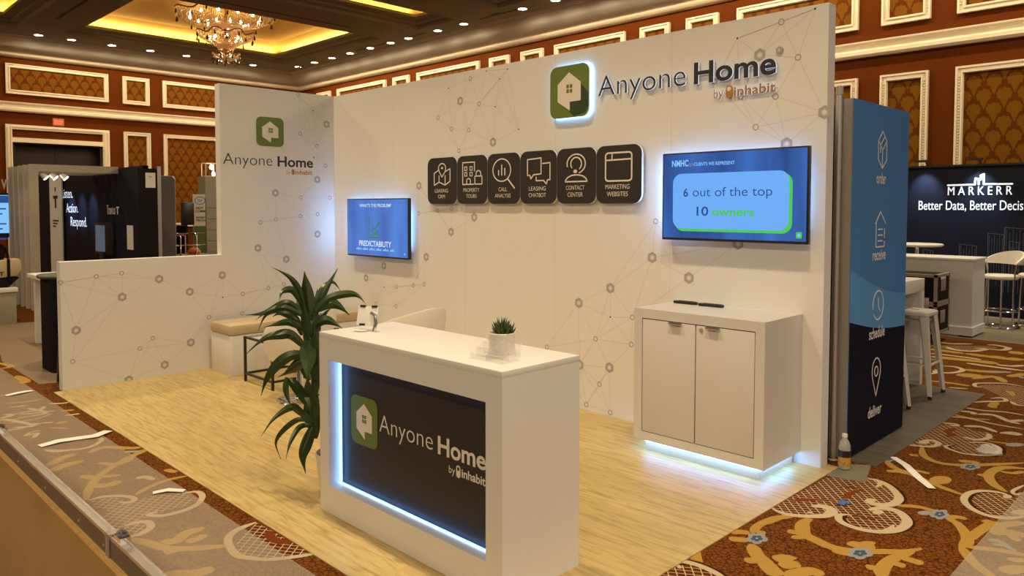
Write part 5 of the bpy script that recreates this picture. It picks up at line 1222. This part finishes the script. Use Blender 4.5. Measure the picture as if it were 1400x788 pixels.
RF = Fr((-6.0, 0, 0), (0, 1, 0), (0, 0, 1), (1, 0, 0))
MB().prism(RF, rrect(-.2, .05, .465, 2.28, .07), -.03, 0).build('fabric', M['greypanel'], rg)
b = MB(); q = rrect(-.2, .05, .465, 2.28, .07); b.tube([RF.p(x, y, -.015) for x, y in q], .014, 6, closed=True); b.build('edge_trim', M['alu'], rg)
MB().box((-6.25, -.15, 0), (-5.8, -.05, .05)).box((-6.25, .33, 0), (-5.8, .43, .05)).build('feet', M['alu_dull'], rg)
# far left items beyond the low wall, x about -10
sp = thing('loudspeaker', (-9.95, 2.25, 0), 'black loudspeaker on a pole, before the orange damask wall', 'loudspeaker')
MB().prism(Fr((0, 0, 1.30), (1, 0, 0), (0, 1, 0), (0, 0, 1)), [(-9.8, 2.13), (-9.8, 2.41), (-10.05, 2.36), (-10.05, 2.18)], 0, .54).build('cabinet', M['blackplastic'], sp, bevel=.02)
MB().tube([(-9.93, 2.27, .02), (-9.93, 2.27, 1.30)], .02, 8).build('pole', M['blackmetal'], sp)
b = MB()
for i in range(3): b.tube([(-9.93, 2.27, .45), (-9.93+.4*math.cos(i*2.1), 2.27+.4*math.sin(i*2.1), .01)], .013, 6)
b.build('tripod', M['blackmetal'], sp)
o = MB(); o.box((-11.2, 1.7, 0), (-10.5, 2.55, 1.28)); tag(o.build('draped_table', M['blackcloth'], bevel=.03), 'black draped table below the loudspeaker', 'table')
ps = thing('poster_stand', (-10.0, 2.62, 0), 'cream poster with a blue oval logo, next to the grey drawer tower', 'poster')
QF = Fr((-10.0, 0, 0), (0, 1, 0), (0, 0, 1), (1, 0, 0))
MB().fbox(QF, (2.46, .02, -.02), (2.76, 2.03, 0), 0).fbox(QF, (2.46, .5, 0), (2.76, 1.27, .001), 1).build('panel', [M['poster'], M['postergreen']], ps)
b = MB(); b.stroke(QF, circ(2.63, 1.88, .12, 24, ry=.09), .02, .001, .003, closed=True); b.build('oval_logo', M['bluepanel'], ps)
put_text(MB(), QF, 'Gir', 2.57, 1.85, .12, .07, .02, .002).build('lettering', M['bluepanel'], ps)
for s_, z, wd in (('ADV', 1.68, .19), ('COMM', 1.60, .23), ('WASH', 1.45, .23), ('TECH', 1.38, .23)): put_text(MB(), QF, s_, 2.52, z, wd, .055, .03, .002).build('lettering', M['blackplastic'], ps)
tt = thing('drawer_tower', (-10.0, 3.2, 0), 'grey tower of stacked drawers beside the edge of the side wall', 'drawers')
MB().box((-10.4, 2.765, 0), (-10.0, 3.4, 2.46)).build('body', M['greytower'], tt)
for i in range(7):
    z = .12+i*.265
    MB().box((-10.0, 2.775, z), (-9.985, 3.39, z+.25)).build('drawer', M['greytower'], tt)
tl = thing('table_lamp', (-10.15, 2.95, 2.46), 'glowing glass lantern lamp on top of the grey drawer tower', 'lamp')
b = MB()
for x in (-10.27, -10.03):
    for y in (2.80, 3.10): b.bar((x, y, 2.46), (x, y, 2.80), .02)
for z in (2.47, 2.79):
    for p, q in (((-10.27, 2.8), (-10.03, 2.8)), ((-10.03, 2.8), (-10.03, 3.1)), ((-10.03, 3.1), (-10.27, 3.1)), ((-10.27, 3.1), (-10.27, 2.8))): b.bar((*p, z), (*q, z), .02)
b.build('frame', M['cream'], tl)
for y, z in ((2.98, 2.68), (3.02, 2.52)):
    MB().lathe([(0, -.05), (.04, -.03), (.05, .02), (.02, .07), (0, .08)], (-10.12, y, z), 12).build('bulb', M['bulb'], tl, smooth=True)
MB().lathe([(.02, 0), (.02, .16), (.05, .17), (0, .17)], (-10.12, 2.98, 2.46), 10).build('stem', M['copper'], tl)
kt = thing('wheeled_cart', (-9.2, 1.9, 0), 'chrome tube cart with orange bags, behind the low wall', 'cart')
b = MB()
for y in (1.62, 1.98):
    b.tube([(-9.3, y, .05), (-9.3, y, 1.08), (-9.27, y+.06, 1.12), (-9.0, y+.10, 1.12), (-8.97, y+.12, 1.06), (-8.97, y+.12, .05)], .018, 8)
b.tube([(-9.3, 1.62, 1.08), (-9.3, 1.98, 1.08)], .016, 8).tube([(-9.27, 1.68, 1.12), (-9.27, 2.4, 1.12)], .016, 8).tube([(-9.2, 1.65, .86), (-9.2, 2.4, .86)], .014, 8)
b.build('frame', M['chrome'], kt, smooth=True)
MB().box((-9.28, 1.66, .60), (-9.0, 2.38, .66)).build('shelf', M['alu_dull'], kt)
b = MB().lathe([(0, 0), (.13, 0), (.15, .06), (.08, .14), (0, .16)], (-9.12, 2.1, .66), 10); b.build('bag', M['orange'], kt, smooth=True)
# far left edge: sign wall with screen, tote bag on a white plinth
sgn = thing('sign_wall', (-7.45, -2.4, 0), 'black sign wall with white letters cut off by the left edge of the photo', 'exhibit wall')
MB().box((-8.2, -3.2, 0), (-8.1, -1.95, 2.40)).build('panel', M['black'], sgn)
SFr = Fr((-8.1, -3.2, 0), (0, 1, 0), (0, 0, 1), (1, 0, 0))
a = hit(0, 258.5, -8.1, 0); c = hit(14, 258.5, -8.1, 0)
put_text(MB(), SFr, 'Tra', a.y+3.2-.36, a.z, .34, .27, .015, .002, .006).build('lettering', M['print_white'], sgn)
put_text(MB(), SFr, 'vt', a.y+3.2+.02, a.z, c.y-a.y-.01, .27, .015, .002, .006).build('lettering', M['print_white'], sgn)
t = thing('television', (-8.05, -2.4, 1.2), 'lit pale blue screen at the left edge of the photo', 'television')
a = hit(0, 319, -8.05, 0); c = hit(16.5, 267, -8.05, 0)
MB().box((-8.09, -3.05, a.z-.08), (-8.05, c.y+.02, c.z+.04)).build('bezel', M['blackplastic'], t)
s_ = MB().box((-8.05, -3.02, a.z), (-8.047, c.y, c.z)).build('screen', M['s_pale'], t)
b = MB(); XF = Fr((-8.047, -3.0, 0), (0, 1, 0), (0, 0, 1), (1, 0, 0)); b.fbox(XF, (0, c.z-.14, .0005), (c.y+2.99, c.z-.01, .001))
for i in range(7): b.fbox(XF, (.1, c.z-.26-.09*i, .0005), (c.y+2.9-.06*(i % 3), c.z-.235-.09*i, .001))
b.build('page_header', M['s_navy'], s_)
MB().box((-8.12, -2.6, 0), (-8.06, -2.4, 1.2)).build('mount', M['blackmetal'], t)
pb = thing('plinth', (-5.2, -2.5, 0), 'pale grey block plinth under the tote bag at the left edge', 'plinth')
MB().box((-5.6, -2.85, .0), (-5.0, -2.28, .48)).build('block', M['greytower'], pb, bevel=.004)
MB().box((-5.62, -2.87, .48), (-4.98, -2.26, .54)).build('top', M['white'], pb, bevel=.004)
tb = thing('tote_bag', (-5.25, -2.5, .54), 'beige canvas bag with black straps and base at the left edge', 'bag')
b = MB(); F0 = Fr((-5.25, 0, .60), (0, 1, 0), (0, 0, 1), (1, 0, 0))
MB().prism(F0, [(-2.85, .05), (-2.24, .10), (-2.17, .20), (-2.19, .36), (-2.85, .33)], -.16, .16).build('canvas_body', M['beige'], tb, bevel=.03)
MB().prism(F0, [(-2.85, -.06), (-2.35, -.06), (-2.2, .09), (-2.85, .06)], -.15, .15).build('black_base', M['blackcloth'], tb, bevel=.02)
MB().fbox(F0, (-2.37, .06, .16), (-2.33, .36, .168)).build('strap', M['blackcloth'], tb)
b = MB(); b.tube([F0.p(-2.5+.17*math.cos(q), .36+.24*math.sin(q), .05) for q in [PI*i/10 for i in range(11)]], .02, 8); b.lathe([(0, 0), (.15, .0), (.17, .12), (.10, .22), (0, .24)], F0.p(-2.52, .34, -.03), 12); b.build('handle', M['blackcloth'], tb, smooth=True)
put_text(MB(), F0, 'T', -2.47, .12, .06, .06, .04, .162).build('letter_mark', M['blackplastic'], tb)
